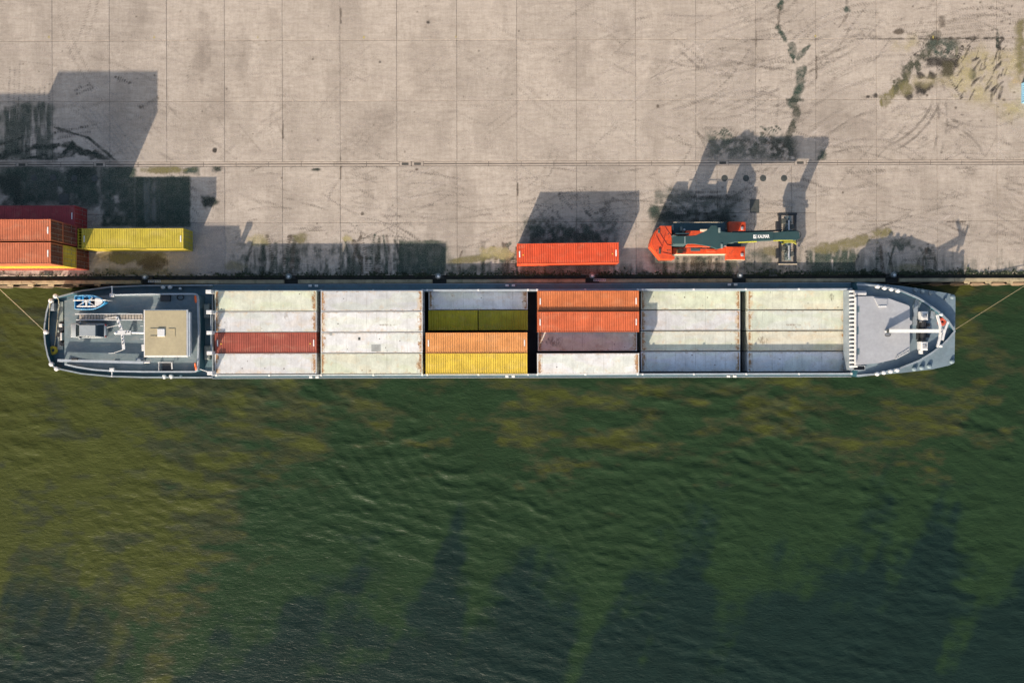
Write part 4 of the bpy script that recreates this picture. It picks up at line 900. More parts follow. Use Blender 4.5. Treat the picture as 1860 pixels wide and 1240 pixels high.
for px in (393, 489, 583, 678, 767, 776, 869, 959, 976, 1063, 1158, 1167, 1260, 1355, 1451, 1546):
    x = P(px, 526, 1.4).x
    for y in (N_IN + 0.12, S_IN - 0.09): sp(MB().bbox(x - 0.11, x + 0.11, y - 0.11, y + 0.11, 1.422, 1.52, 0.02), 'coaming_cleat', M_white, coam)
# bulwark round the stern
zN = [0.75, 0.8, 1.0, 1.2, 1.3, 1.35]; ins = lambda L, d: L
bpts = PX(aftN + aftW + aftS, 0.9)
bpts = [(x + (0.05 if x < -50 else 0), y + (-0.06 if y > 1.3 else 0.06)) for x, y in bpts]
zt_ = zN + [1.35] * len(aftW) + zN[::-1]
bul = sp(MB().strip(bpts, 0.12, 0.32, zt_), 'stern_bulwark', M_hull)
sp(MB().strip(bpts, 0.18, [z + 0.002 for z in zt_], [z + 0.06 for z in zt_]), 'bulwark_rail', M_coam, bul)
# accommodation block and its upper deck
acc = [(117, 546), (142, 539), (206, 535.5), (261, 534), (352, 533.3), (357.5, 535), (359.5, 540), (360, 600), (360, 668), (358, 673), (352, 675.5), (261, 675.5), (206, 674), (170, 671.5), (140, 667), (117, 662)]
ap = PX(acc, 2.5)
block = sp(MB().prism(ap, 0.32, 2.46), 'accommodation_block', M_hull)
sp(MB().prism(ap, 2.462, 2.5), 'upper_deck', M_upper, block)
rim = PX([(206, 535.5), (261, 534.2), (350, 533.6), (355.5, 534.5), (358.5, 537.5), (359.3, 543), (361, 601), (359.3, 666), (358, 672), (353, 675), (261, 675), (206, 673.8), (170, 671.2), (140, 666.6), (118, 661.5)], 2.85)
sp(MB().strip(rim, 0.18, 2.52, 2.92), 'deck_bulwark', M_rail, block)
ws = [P(130 + 24 * k, 676, 1.5).x for k in range(9)]
for k in range(8):
    x = P(150 + 25 * k, 676, 1.5).x; y = P(206, 674, 2.5).y - 0.03
    sp(MB().cyl(0, 0, 0, 0.05, 0.2, n=14).bbox(-0.01, 0.01, -0.01, 0.01, 0, 0.01, 0.001), 'porthole', M_glass, block).matrix_local = Matrix.Translation((x, y - 0.1 + (0.12 if k < 2 else 0), 1.5)) @ Matrix.Rotation(math.pi / 2, 4, 'X')
# handrails above the upper deck on the quay side
rr = MB(); q = [P(a, b, 3.4) for a, b in ((206, 535), (261, 533.7), (290, 533.5))]
for z in (2.95, 3.2, 3.45): rr.tube([(p.x, p.y, z) for p in q], 0.025, 6)
for a in (210, 222, 234, 246, 258, 270, 282): p = P(a, 534.6 - (a - 206) * 0.012, 3.0); rr.tube([(p.x, p.y, 2.5), (p.x, p.y, 3.45)], 0.025, 6)
sp(rr, 'handrail', M_rail, block)

# wheelhouse
ZR = 4.55
def rectpx(x0, x1, y0, y1, z): a, b2 = P(x0, y1, z), P(x1, y0, z); return a.x, b2.x, a.y, b2.y
wx0, wx1, wy0, wy1 = rectpx(261, 341, 562, 648, ZR)
hx0, hx1, hy0, hy1 = wx0 + 0.25, wx1 - 0.3, wy0 + 0.3, wy1 - 0.3
wh = sp(MB().box(hx0, hx1, hy0, hy1, 2.5, ZR - 0.2), 'wheelhouse', M_white)
for k in range(5):
    a = hx0 + 0.2 + k * (hx1 - hx0 - 0.4) / 5; b2 = a + (hx1 - hx0 - 0.4) / 5 - 0.1
    sp(MB().box(a, b2, hy0 - 0.03, hy0 - 0.002, 3.35, 4.2), 'window', M_glass, wh); sp(MB().box(a, b2, hy1 + 0.002, hy1 + 0.03, 3.35, 4.2), 'window', M_glass, wh)
    a = hy0 + 0.2 + k * (hy1 - hy0 - 0.4) / 5; b2 = a + (hy1 - hy0 - 0.4) / 5 - 0.1
    sp(MB().box(hx1 + 0.002, hx1 + 0.03, a, b2, 3.35, 4.2), 'window', M_glass, wh); sp(MB().box(hx0 - 0.03, hx0 - 0.002, a, b2, 3.35, 4.2), 'window', M_glass, wh)
roof = sp(MB().bbox(wx0, wx1, wy0, wy1, ZR - 0.2, ZR - 0.02, 0.04), 'wheelhouse_roof', M_white)
sp(MB().bbox(wx0 + 0.14, wx1 - 0.16, wy0 + 0.16, wy1 - 0.1, ZR - 0.018, ZR + 0.01, 0.01), 'roof_covering', M_beige, roof)
sp(MB().bbox(wx1 + 0.002, wx1 + 0.26, wy0 + 0.05, wy1 - 0.3, ZR - 0.24, ZR - 0.1, 0.03), 'sun_visor', M_rail, roof)
a0, a1, b0, b1 = rectpx(286.5, 300, 597, 611, ZR); sp(MB().bbox(a0, a1, b0, b1, ZR + 0.01, ZR + 0.14, 0.03), 'roof_hatch', M_white, roof)
ln = MB()
for r_ in ((273, 286, 597), (273, 286, 610.5), (306, 318, 597.3)): q0, q1 = P(r_[0], r_[2], ZR), P(r_[1], r_[2], ZR); ln.box(q0.x, q1.x, q0.y - 0.03, q0.y + 0.03, ZR + 0.01, ZR + 0.06)
q0, q1 = P(318, 611, ZR), P(318, 597, ZR); ln.box(q0.x - 0.03, q0.x + 0.03, q0.y, q1.y, ZR + 0.01, ZR + 0.06)
sp(ln, 'hatch_track', M_beige, roof)
for k in range(3):
    p = P(260.5, 592 + k * 12, 3.9); sp(MB().box(p.x - 0.35, p.x, p.y - 0.03, p.y + 0.03, 3.9, 3.95), 'handhold', M_white, wh)
p0 = P(258.5, 625, 3.9); p1 = P(258.5, 637, 3.9); sp(MB().bbox(p1.x - 0.1, p1.x + 0.22, p1.y, p0.y, 3.3, 3.9, 0.04), 'air_unit', M_white, wh)

# gangway with treads, stowed along the deck
gz = 3.35
gw = sp(MB().bar(P(138, 570.3, gz - 0.2), P(260, 570.3, gz - 0.2), 0.09, 0.5).bar(P(140, 581.0, gz - 0.2), P(260, 581.0, gz - 0.2), 0.09, 0.5), 'gangway_stringer', M_white)
gx = 144.0
while gx < 258:
    a, b2 = P(gx, 571.6, gz), P(gx + 4.5, 580, gz); sp(MB().bbox(a.x, b2.x, b2.y, a.y, gz - 0.06, gz + 0.02, 0.015), 'tread', M_tread, gw); gx += 5.3
for px in (150, 200, 250):
    for py in (570.3, 581): p = P(px, py, gz); sp(MB().box(p.x - 0.06, p.x + 0.06, p.y - 0.04, p.y + 0.04, 2.5, gz - 0.25), 'gangway_leg', M_white, gw)

# lowered signal mast with crosstrees
mz = 3.35
mm = MB().tube([P(262, 604.3, mz), P(222, 603.5, mz)], 0.12, 10)
mast = sp(mm, 'lowered_mast', M_white, None, True)
cr = MB()
for a, b2 in (((212.5, 575.5), (222, 603)), ((222, 603), (225, 634.5))): cr.bar(P(*a, mz + 0.1), P(*b2, mz + 0.1), 0.34, 0.12)
sp(cr, 'crosstree', M_white, mast)
sp(MB().bar(P(213, 604, mz + 0.12), P(238, 604, mz + 0.12), 0.5, 0.14), 'mast_head', M_white, mast)
p = P(211.5, 604.5, mz); sp(MB().cyl(p.x, p.y, mz - 0.1, mz + 0.2, 0.2, n=14, dome=0.12), 'radar_dome', M_white, mast, True)
for a in ((214, 580), (216.5, 588), (219, 596), (223.5, 612), (224, 618), (224.6, 624), (230, 604), (235, 603)): p = P(*a, mz); sp(MB().cyl(p.x, p.y, mz + 0.16, mz + 0.27, 0.07, n=10), 'signal_lamp', M_black, mast)
an = MB()
for a, b2 in (((212.5, 575.5), (190, 578.5)), ((216, 590), (194, 595)), ((224.5, 634.5), (206, 641)), ((206, 641), (197, 641.5))): an.tube([P(*a, mz + 0.15), P(*b2, mz + 0.1)], 0.03, 6)
sp(an, 'aerial', M_white, mast)
p = P(228, 604, mz); sp(MB().box(p.x - 0.08, p.x + 0.08, p.y - 0.08, p.y + 0.08, 2.5, mz - 0.1), 'mast_crutch', M_white, mast)

# car crane lying along the deck
cz = 3.2
cb = sp(MB().bar(P(106, 654.3, cz), P(262, 658.2, cz), 0.3, 0.42), 'crane_boom', M_rail)
sp(MB().bar(P(112, 656.2, cz + 0.16), P(258, 659.7, cz + 0.16), 0.07, 0.08), 'boom_flange', M_white, cb)
p = P(258, 655.5, 2.5); sp(MB().cyl(p.x, p.y, 2.5, 3.4, 0.32, 0.28, 16).bbox(p.x - 0.5, p.x + 0.4, p.y - 0.05, p.y + 0.4, 2.5, 3.1, 0.05), 'crane_pedestal', M_coam, cb, True)
p = P(262, 657.2, cz); sp(MB().bbox(p.x - 0.2, p.x + 0.75, p.y - 0.12, p.y + 0.12, cz - 0.1, cz + 0.15, 0.03), 'crane_ram', M_chrome, cb)
p = P(108, 655, cz); sp(MB().cyl(p.x, p.y - 0.05, cz - 0.75, cz - 0.1, 0.14, 0.1, 10), 'boom_rest', M_rail, cb)
p = P(143, 652, 2.5); sp(MB().bbox(p.x - 0.3, p.x + 0.4, p.y - 0.1, p.y + 0.15, 3.3, 3.6, 0.04), 'winch_drum', M_black, cb)
p = P(115, 600, 2.5)
# companion hatch, deck furniture
x0, x1, y0, y1 = rectpx(287, 312, 658, 674, 3.0)
ch = sp(MB().box(x0 + 0.35, x1 - 0.1, y0, y1 - 0.1, 2.5, 2.62), 'companion_hatch', M_black)
sp(MB().bar((x0, y1, 3.0), (x1, y1, 3.0), 0.08, 0.1).bar((x1, y1, 3.0), (x1 + 0.05, y0 + 0.25, 3.0), 0.14, 0.1).box(x0, x0 + 0.04, y0, y1, 2.5, 2.9).box(x0, x0 + 0.06, y1 - 0.04, y1 + 0.04, 2.5, 2.95).box(x1 - 0.06, x1, y1 - 0.04, y1 + 0.04, 2.5, 2.95), 'hatch_rail', M_white, ch)
x0, x1, y0, y1 = rectpx(291, 309, 536, 547, 2.7); sp(MB().bbox(x0, x1, y0, y1, 2.5, 2.75, 0.04), 'stair_hood', M_black)
p = P(327, 540, 2.7); sp(MB().tube([(p.x + 0.4 * math.cos(t), p.y + 0.3 * math.sin(t), 2.56 + 0.01 * t) for t in np.linspace(0, 12, 40)], 0.05, 6), 'cable_coil', M_black)
for py, s in ((521, 1), (683, -1)):
    a, b2 = P(203.5, py, 2.9), P(203.5, 536 if s > 0 else 671, 2.9)
    sp(MB().tube([a, b2], 0.07, 8).bbox(b2.x - 0.28, b2.x + 0.28, min(b2.y, b2.y - s * 0.0) - 0.2, b2.y + 0.2, 2.75, 3.0, 0.04).cyl(a.x, a.y, 2.8, 3.0, 0.1, n=10), 'side_lamp_bracket', M_white, block)
for x0p, x1p, y0p, y1p in ((370, 380.5, 552, 577), (371, 381, 628, 653)):
    x0, x1, y0, y1 = rectpx(x0p, x1p, y0p, y1p, 0.8); sp(MB().bbox(x0, x1, y0, y1, 0.32, 0.85, 0.05).bbox(x0 + 0.1, x1 - 0.1, y0 + 0.1, y1 - 0.1, 0.85, 0.89, 0.02), 'deck_locker', M_grate)
x0, x1, y0, y1 = rectpx(361, 364, 537, 560, 1.8); sp(MB().bbox(x0, x1, y0, y1, 0.32, 1.8, 0.04), 'front_locker', M_deck)
# posts that steady the first bay of containers
for px, py in ((379, 529.5), (380, 566.5), (380.5, 604), (381, 640.8), (381.5, 677.3)):
    zt = 3.72; p = P(px, py, zt); sp(MB().box(p.x - 0.3, p.x + 0.24, p.y - 0.19, p.y + 0.19, 0.32, zt - 0.3).bbox(p.x - 0.36, p.x + 0.3, p.y - 0.22, p.y + 0.22, zt - 0.3, zt, 0.03), 'stacking_post', M_white)
a, b2 = P(383, 566, 3.2), P(383.8, 640, 3.2); sp(MB().tube([a, b2], 0.06, 8), 'post_rail', M_rail)
a, b2 = P(363, 670, 2.6), P(381, 676, 2.9); sp(MB().tube([a, b2], 0.05, 8), 'post_stay', M_white)

# mooring bitts, white caps
def bitt(px, py, z, r=0.27, h=0.5):
    p = P(px, py, z + h); o = sp(MB().cyl(p.x, p.y, z, z + h * 0.75, r * 0.72, n=14).cyl(p.x, p.y, z + h * 0.75, z + h, r, r, 16, 0.06), 'mooring_bitt', M_white, None, True)
for a in ((100, 537.5, 1.1), (91.5, 546, 1.1), (82.5, 603, 1.35), (92.5, 661, 1.1), (102, 669.5, 1.1)): bitt(*a)
for a in ((296, 521), (308.5, 521), (298, 683.8), (310.5, 683.5)): bitt(*a, 0.3)
for a in ((327, 524), (328, 683.5)): bitt(*a, 0.3, 0.17, 0.4)
for px, py in ((563, 519), (574.5, 519), (921, 518.4), (932.5, 518.4), (1325, 516.8), (1336.5, 516.8), (564.5, 684.3), (576, 684.3), (921, 683.2), (932.5, 683.2), (1323.5, 683.2), (1335, 683.2)):
    p = P(px, py, 0.7); sp(MB().cyl(p.x, p.y, 0.3, 0.6, 0.13, n=12).bbox(p.x - 0.2, p.x + 0.2, p.y - 0.13, p.y + 0.13, 0.6, 0.72, 0.04), 'mooring_bitt', M_white)
for px, py in ((1595, 520.3), (1607.5, 522.8), (1620, 525.2), (1632, 528), (1594, 679), (1606, 676.5), (1618.5, 674.2), (1630.5, 672)): bitt(px, py, 2.3, 0.24, 0.6)
for px, py in ((1710.5, 571), (1709.7, 628)): bitt(px, py, 2.75, 0.19, 0.4)

# stern working deck
x0, x1, y0, y1 = rectpx(91, 98, 550, 564, 1.2); sp(MB().bbox(x0, x1, y0, y1, 0.32, 1.15, 0.04), 'stern_locker', M_coam)
wn_ = MB(); p = P(108, 604, 1.4); wn_.bbox(p.x - 0.45, p.x + 0.45, p.y - 1.6, p.y + 1.3, 0.32, 0.7, 0.05).tube([(p.x, p.y - 1.3, 1.0), (p.x, p.y + 1.2, 1.0)], 0.22, 12).cyl(p.x + 0.1, p.y + 0.5, 0.7, 1.3, 0.35, n=14).bbox(p.x - 0.4, p.x + 0.1, p.y - 0.6, p.y, 0.7, 1.25, 0.06)
swn = sp(wn_, 'stern_winch', M_black); p2 = P(111, 610, 1.4)
sp(MB().bbox(p2.x - 0.12, p2.x + 0.12, p2.y - 0.5, p2.y + 0.4, 1.0, 1.4, 0.04).bbox(p.x - 0.1, p.x + 0.3, p.y + 0.7, p.y + 1.1, 1.0, 1.35, 0.04), 'winch_brake', M_white, swn)
sp(MB().box(*rectpx(103, 113, 548, 635, 0.8), 0.32, 0.62), 'winch_platform', M_grate)

# bow
blw = [(1556, 516.5), (1593, 519), (1632, 526.3), (1668, 541.5), (1684, 551.5), (1709, 569.5), (1722.5, 583), (1731.5, 597), (1734, 601.5), (1731, 605), (1722, 616), (1711, 626.5), (1693.5, 640), (1670, 654.8), (1635, 668.5), (1593, 679), (1556, 682)]
bz = [2.3, 2.6, 2.8] + [2.85] * (len(blw) - 6) + [2.8, 2.6, 2.3]
bw = [(P(a, b, z).x, P(a, b, z).y) for (a, b), z in zip(blw, bz)]
bwk = sp(MB().strip(bw, 0.1, 2.222, bz), 'bow_bulwark', M_hull)
sp(MB().strip(bw, 0.22, [z + 0.002 for z in bz], [z + 0.05 for z in bz]), 'bow_bulwark_rail', M_coam, bwk)
trk = [(1555, 538), (1585, 538), (1612, 541), (1650, 554.5), (1652.5, 557), (1652.5, 581), (1657, 583), (1657, 588), (1652.5, 591), (1652.5, 637), (1628, 651.6), (1597, 659), (1555, 663)]
tr = sp(MB().prism(PX(trk, 2.85), 2.222, 2.85), 'foredeck_trunk', M_trunk)
sp(MB().prism(PX([(1588, 541), (1612, 543), (1611, 557), (1596, 557.5)], 2.98), 2.852, 2.98), 'trunk_lid', M_trunk, tr)
a, b2 = P(1596, 557, 3), P(1610, 556.5, 3); sp(MB().bar(a, b2, 0.2, 0.08), 'lid_sill', M_white, tr)
for py in (562, 600.5, 639): x0, x1, y0, y1 = rectpx(1556.5, 1560.5 if py != 600.5 else 1559, py - (5 if py != 600.5 else 7), py + (5 if py != 600.5 else 7), 2.86); sp(MB().box(x0, x1, y0, y1, 2.852, 2.9), 'deck_plate', M_deck, tr)
gr = MB()
for k in range(9):
    t = k / 8; gr.tube([P(1627 + 24 * t, 651 - 13.5 * t, 2.95), P(1630 + 22 * t, 648 - 12 * t + 3 * (k % 2), 2.95)], 0.03, 5)
gr.tube([P(1627, 652, 2.95), P(1652, 639, 2.95)], 0.035, 5).tube([P(1629, 647, 2.95), P(1651, 634, 2.95)], 0.035, 5); sp(gr, 'trunk_grille', M_white, tr)
# breakwater with ribs between the hold and the foredeck
x0, x1, y0, y1 = rectpx(1541.5, 1553.5, 527, 672, 1.9)
bk = sp(MB().box(x0, x1, y0, y1, 0.3, 2.05), 'breakwater', M_coam)
ribs = 19
for k in range(ribs):
    y = y1 - 0.15 - k * (y1 - y0 - 0.6) / (ribs - 1); sp(MB().add([(x0, y - 0.12, 2.05), (x1, y - 0.12, 2.05), (x1, y - 0.1, 2.5), (x0, y - 0.1, 2.2), (x0, y + 0.12, 2.05), (x1, y + 0.12, 2.05), (x1, y + 0.1, 2.5), (x0, y + 0.1, 2.2)], [(0, 1, 2, 3), (7, 6, 5, 4), (0, 4, 5, 1), (1, 5, 6, 2), (2, 6, 7, 3), (3, 7, 4, 0)]), 'rib', M_white, bk)
a, b2 = P(1553.8, 540, 3.0), P(1553.4, 663, 3.0); sp(MB().bar(a, b2, 0.12, 0.3), 'breakwater_rail', M_white, bk)
x0, x1, y0, y1 = rectpx(1553.5, 1574, 528, 536, 2.9); sp(MB().tube([(x0, (y0 + y1) / 2, 2.6), (x1, (y0 + y1) / 2, 2.6)], 0.3, 14), 'air_tank', M_trunk, None, True)
x0, x1, y0, y1 = rectpx(1552, 1571, 664, 672, 2.4); nb = sp(MB().box(x0, x1, y0, y1, 2.222, 2.26), 'stair_well', M_black); sp(MB().strip([(x0, y0), (x1, y0), (x1, y1), (x0, y1)], 0.06, 2.24, 2.5), 'well_rim', M_rail, nb)
# dome-topped fairleads on the apron
for px, py in ((1661, 669.5), (1674.5, 667), (1688, 664.5), (1729.5, 656), (1662.6, 526.8), (1675.5, 529), (1690, 531.5), (1730.5, 539)):
    p = P(px, py, 2.3); sp(MB().cyl(p.x, p.y, 2.22, 2.4, 0.3, 0.27, 16, 0.12), 'fairlead', M_bow, None, True)
p = P(1717, 543, 2.3); sp(MB().cyl(p.x, p.y, 2.22, 2.5, 0.12, n=10), 'jackstaff_socket', M_bow)
# inner knee plates
for a, b2 in (((1668, 543), (1664, 560)), ((1664, 560), (1663, 590)), ((1696, 565), (1694, 578))): sp(MB().strip(PX([a, b2], 2.5), 0.5, 2.222, 2.42), 'knee_plate', M_coam)
# windlasses
for px, py, s in ((1680, 573, 1), (1679.5, 628, -1)):
    p = P(px, py, 3.2); wz = sp(MB().bbox(p.x - 0.4, p.x + 0.4, p.y - 0.52, p.y + 0.5, 2.222, 3.2, 0.06), 'windlass_housing', M_white)
    sp(MB().bbox(p.x - 0.26, p.x + 0.22, p.y - 0.3, p.y + 0.2, 3.2, 3.25, 0.02), 'housing_lid', M_chrome, wz)
    sp(MB().box(p.x + 0.08, p.x + 0.18, p.y - 0.05, p.y + 0.18, 3.252, 3.28), 'gauge', M_black, wz)
    sp(MB().bbox(p.x - 0.4, p.x + 0.1, p.y - 0.75, p.y - 0.54, 2.6, 3.0, 0.05) if s > 0 else MB().bbox(p.x - 0.45, p.x - 0.05, p.y - 0.95, p.y - 0.54, 2.6, 2.95, 0.05), 'gear_cover', M_white, wz)
    q = MB(); yd = p.y - s * 1.15
    q.tube([(p.x, yd - 0.5, 2.75), (p.x, yd + 0.5, 2.75)], 0.33, 14).tube([(p.x, yd - 0.55, 2.75), (p.x, yd - 0.47, 2.75)], 0.5, 16).tube([(p.x, yd + 0.42, 2.75), (p.x, yd + 0.5, 2.75)], 0.5, 16).bbox(p.x + 0.4, p.x + 0.9, yd - 0.15, yd + 0.25, 2.222, 2.7, 0.06).tube([(p.x - 0.6, yd + s * 0.6, 2.5), (p.x + 0.6, yd - s * 0.3, 2.6)], 0.06, 6).bbox(p.x - 0.55, p.x - 0.3, yd - 0.4, yd + 0.4, 2.222, 2.6, 0.04)
    sp(q, 'windlass_drum', M_black, wz, True)
p = P(1681, 593, 2.6); sp(MB().bbox(p.x - 0.35, p.x + 0.3, p.y - 0.2, p.y + 0.15, 2.222, 2.6, 0.05), 'control_stand', M_chrome)
# bow mast: inclined boom on a post, forked head
f0, f1 = P(1612, 601, 3.2), P(1716, 601, 5.0)
bm_ = sp(MB().bar(f0, f1, 0.4, 0.34), 'bow_mast', M_white)
sp(MB().cyl(f0.x, f0.y, 2.85, 3.3, 0.22, 0.16, 14), 'mast_post', M_trunk, bm_)
sp(MB().tube([(f0.x + 0.15 + 0.32 * math.cos(t), f0.y - 0.45 + 0.16 * math.sin(t), 2.95) for t in np.linspace(3.0, 6.8, 14)], 0.05, 6), 'power_cable', M_black, bm_)
sp(MB().bbox(f0.x - 0.15, f0.x + 0.1, f0.y - 0.25, f0.y + 0.22, 3.3, 3.45, 0.03), 'hinge_block', M_cast, bm_)
hz_ = 5.0
for pts in (((1702, 572), (1707, 588), (1708.5, 601), (1707, 614), (1702.5, 630)), ((1722, 584.5), (1718, 594), (1714.5, 605), (1711.5, 617.5))):
    q = MB()
    for a, b2 in zip(pts[:-1], pts[1:]): q.bar(P(*a, hz_ + 0.05), P(*b2, hz_ + 0.05), 0.26, 0.16)
    sp(q, 'mast_fork', M_white, bm_)
for px, py in ((1709, 604), (1709.5, 598)): p = P(px, py, hz_); sp(MB().cyl(p.x, p.y, hz_ + 0.17, hz_ + 0.36, 0.1, n=10), 'mast_lamp', M_chrome, bm_)

# things aboard: rope coils, lifebuoys, dinghy, car, mooring lines
def coil(label, px, py, z, r0, r1, turns, mat, name='rope_coil', grp='rope coils on deck'):
    p = P(px, py, z); t = thing(name, label, 'rope', (p.x, p.y, z), 0, grp); rg = random.Random(int(px))
    for lay in range(3):
        pts = []
        for k in range(turns * 16):
            a = k / 16 * 2 * math.pi; u = k / (turns * 16); r = r0 + (r1 - r0) * u + rg.gauss(0, 0.02)
            pts.append((r * math.cos(a + lay), r * math.sin(a + lay), 0.06 + lay * 0.09 + rg.uniform(-0.02, 0.03)))
        MB().tube(pts, 0.045, 6).build('rope_layer', mat, t, True)
    return t
M_yrope = paint('yellow_rope', (0.55, 0.45, 0.05), 0.9, 0.3, 4.0, (0.1, 0.09, 0.02), 0.6); M_rrope = paint('red_rope', (0.55, 0.09, 0.05), 0.9, 0.3, 4.0, (0.12, 0.04, 0.03), 0.7)
coil('coil of yellow rope on the ship\'s stern deck', 98, 636, 0.32, 0.25, 0.52, 7, M_yrope)
coil('coil of red rope under the bow mast', 1710, 584, 2.22, 0.2, 0.48, 7, M_rrope)
M_lb = M_orange
for px, py, wt in ((357.3, 543.5, 'quay side'), (357.3, 665, 'water side')):
    p = P(px, py, 2.75); pts = [(0, 0.38 * math.cos(t), 0.38 * math.sin(t)) for t in np.linspace(0, 2 * math.pi, 25)]
    o = MB().tube(pts, 0.08, 8).build('lifebuoy', M_lb, None, True); o.location = (p.x - 0.05, p.y, 2.98); o.rotation_euler = (0, 0.5, 0.1)
    tag(o, 'orange lifebuoy on the deck rim behind the wheelhouse, %s' % wt, 'lifebuoy', 'lifebuoys on the ship')
# dinghy
bz0 = 2.95; bp0 = P(164, 549, 3.6)
boat = thing('dinghy', 'small blue dinghy in white davit frame on the stern deck', 'boat', (bp0.x, bp0.y, 2.5))
L2 = 1.83; secs = []
for k in range(13):
    t = k / 12; x = -L2 + 2 * L2 * t; wv = 0.83 * (1 - max(0, (t - 0.45) / 0.55) ** 2.4 * 0.97) * (0.93 + 0.07 * min(1, t / 0.3)); secs.append((x, max(wv, 0.03), 0.62 + 0.2 * t * t))
v = []; f = []
for x, wv, h in secs:
    for yy, zz in ((-wv, h + 0.45), (-wv * 0.9, 0.55), (-wv * 0.45, 0.38), (0, 0.34), (wv * 0.45, 0.38), (wv * 0.9, 0.55), (wv, h + 0.45)): v.append((x, yy, zz))
for k in range(12):
    for j in range(6): a = k * 7 + j; f.append((a, a + 1, a + 8, a + 7))
f.append((0, 1, 2, 3, 4, 5, 6))
MB().add(v, f).build('hull', M_boat, boat, True)
gun = [(x, wv, h + 0.46) for x, wv, h in secs]; gun = gun + [(x, -y, z) for x, y, z in gun[::-1]] + [gun[0]]
MB().tube(gun, 0.055, 8).build('gunwale', M_boat_rim, boat, True)
MB().box(-1.5, 0.6, -0.5, 0.5, 0.5, 0.54).build('floor_boards', M_black, boat)
MB().prism([(0.55, -0.45), (0.75, -0.5), (1.25, -0.42), (1.5, 0), (1.25, 0.42), (0.75, 0.5), (0.55, 0.45)], 0.95, 1.12).build('bow_cover', M_white, boat)
for x in (-1.0, -0.2): MB().bbox(x - 0.12, x + 0.12, -0.75, 0.75, 0.82, 0.88, 0.02).build('thwart', M_boat, boat)
MB().bbox(-1.72, -1.2, 0.35, 0.68, 0.7, 1.0, 0.05).build('stern_seat', M_boat, boat)
for x in (-1.0, 1.0): MB().box(x - 0.08, x + 0.08, -0.4, 0.4, 0.0, 0.42).build('chock', M_black, boat)
dz = 4.15
dv = sp(MB().tube([P(133, 545.3, dz), P(192, 544.7, dz)], 0.065, 8).tube([P(140, 556, dz), P(175, 556, dz)], 0.08, 8).bar(P(157, 545, dz), P(157, 556, dz), 0.2, 0.12), 'boat_davit', M_white)
sp(MB().tube([P(157, 546, dz), P(141, 555.5, dz)], 0.045, 6).tube([P(157, 546, dz), P(173, 555.5, dz)], 0.045, 6).tube([P(162, 545, dz), P(168, 541, dz)], 0.05, 6), 'davit_brace', M_white, dv)
for px in (133.5, 191.5): p = P(px, 545, dz); sp(MB().tube([(p.x, p.y, 2.5), (p.x, p.y, dz)], 0.06, 8), 'davit_leg', M_white, dv)

# hatchback car, nose towards the stern
cp = P(161, 600.3, 3.2)
car = thing('parked_car', 'dark grey hatchback car parked on the ship\'s stern deck', 'car', (cp.x, cp.y, 2.5), math.radians(-0.5))
LN = 4.3; hl = LN / 2
prof = [(-hl, 0.32, 0.78), (-hl + 0.08, 0.62, 0.84), (-hl + 0.25, 0.82, 0.86), (-hl + 0.95, 0.95, 0.87), (hl - 0.9, 0.98, 0.87), (hl - 0.15, 0.95, 0.85), (hl, 0.75, 0.82), (hl, 0.35, 0.78)]
v = []; f = []
outl = [(-hl, 0.0, 0.6), (-hl + 0.06, 0.0, 0.74), (-hl + 0.35, 0, 0.84), (-hl + 1.0, 0, 0.87), (0, 0, 0.88), (hl - 0.7, 0, 0.87), (hl - 0.2, 0, 0.82), (hl, 0, 0.7)]
belt = [0.66, 0.72, 0.82, 0.95, 0.98, 1.0, 0.98, 0.92]; base_ = 0.28
for (x, _, w_), zt in zip(outl, belt):
    for s, z in ((-1, base_), (-1, 0.55), (-1, zt - 0.06), (-0.86, zt), (0.86, zt), (1, zt - 0.06), (1, 0.55), (1, base_)):
        v.append((x, s * w_ * (0.97 if z == base_ else 1), z))
m_ = 8
for k in range(len(outl) - 1):
    for j in range(m_ - 1): a = k * m_ + j; f.append((a, a + m_, a + m_ + 1, a + 1))
f += [tuple(range(m_)), tuple(range((len(outl) - 1) * m_, len(outl) * m_))]
MB().add(v, f).build('body', M_car, car, True)
def trap(x0, x1, x2, x3, w0, w1, z0, z1): return MB().add([(x0, -w0, z0), (x3, -w0, z0), (x3, w0, z0), (x0, w0, z0), (x1, -w1, z1), (x2, -w1, z1), (x2, w1, z1), (x1, w1, z1)], [(3, 2, 1, 0), (4, 5, 6, 7), (0, 1, 5, 4), (1, 2, 6, 5), (2, 3, 7, 6), (3, 0, 4, 7)])
trap(-hl + 0.75, -hl + 1.5, hl - 0.75, hl - 0.12, 0.79, 0.63, 0.93, 1.43).build('cabin_glass', M_glass, car)
MB().bbox(-hl + 1.42, hl - 0.95, -0.66, 0.66, 1.4, 1.47, 0.03).build('roof', M_car, car)
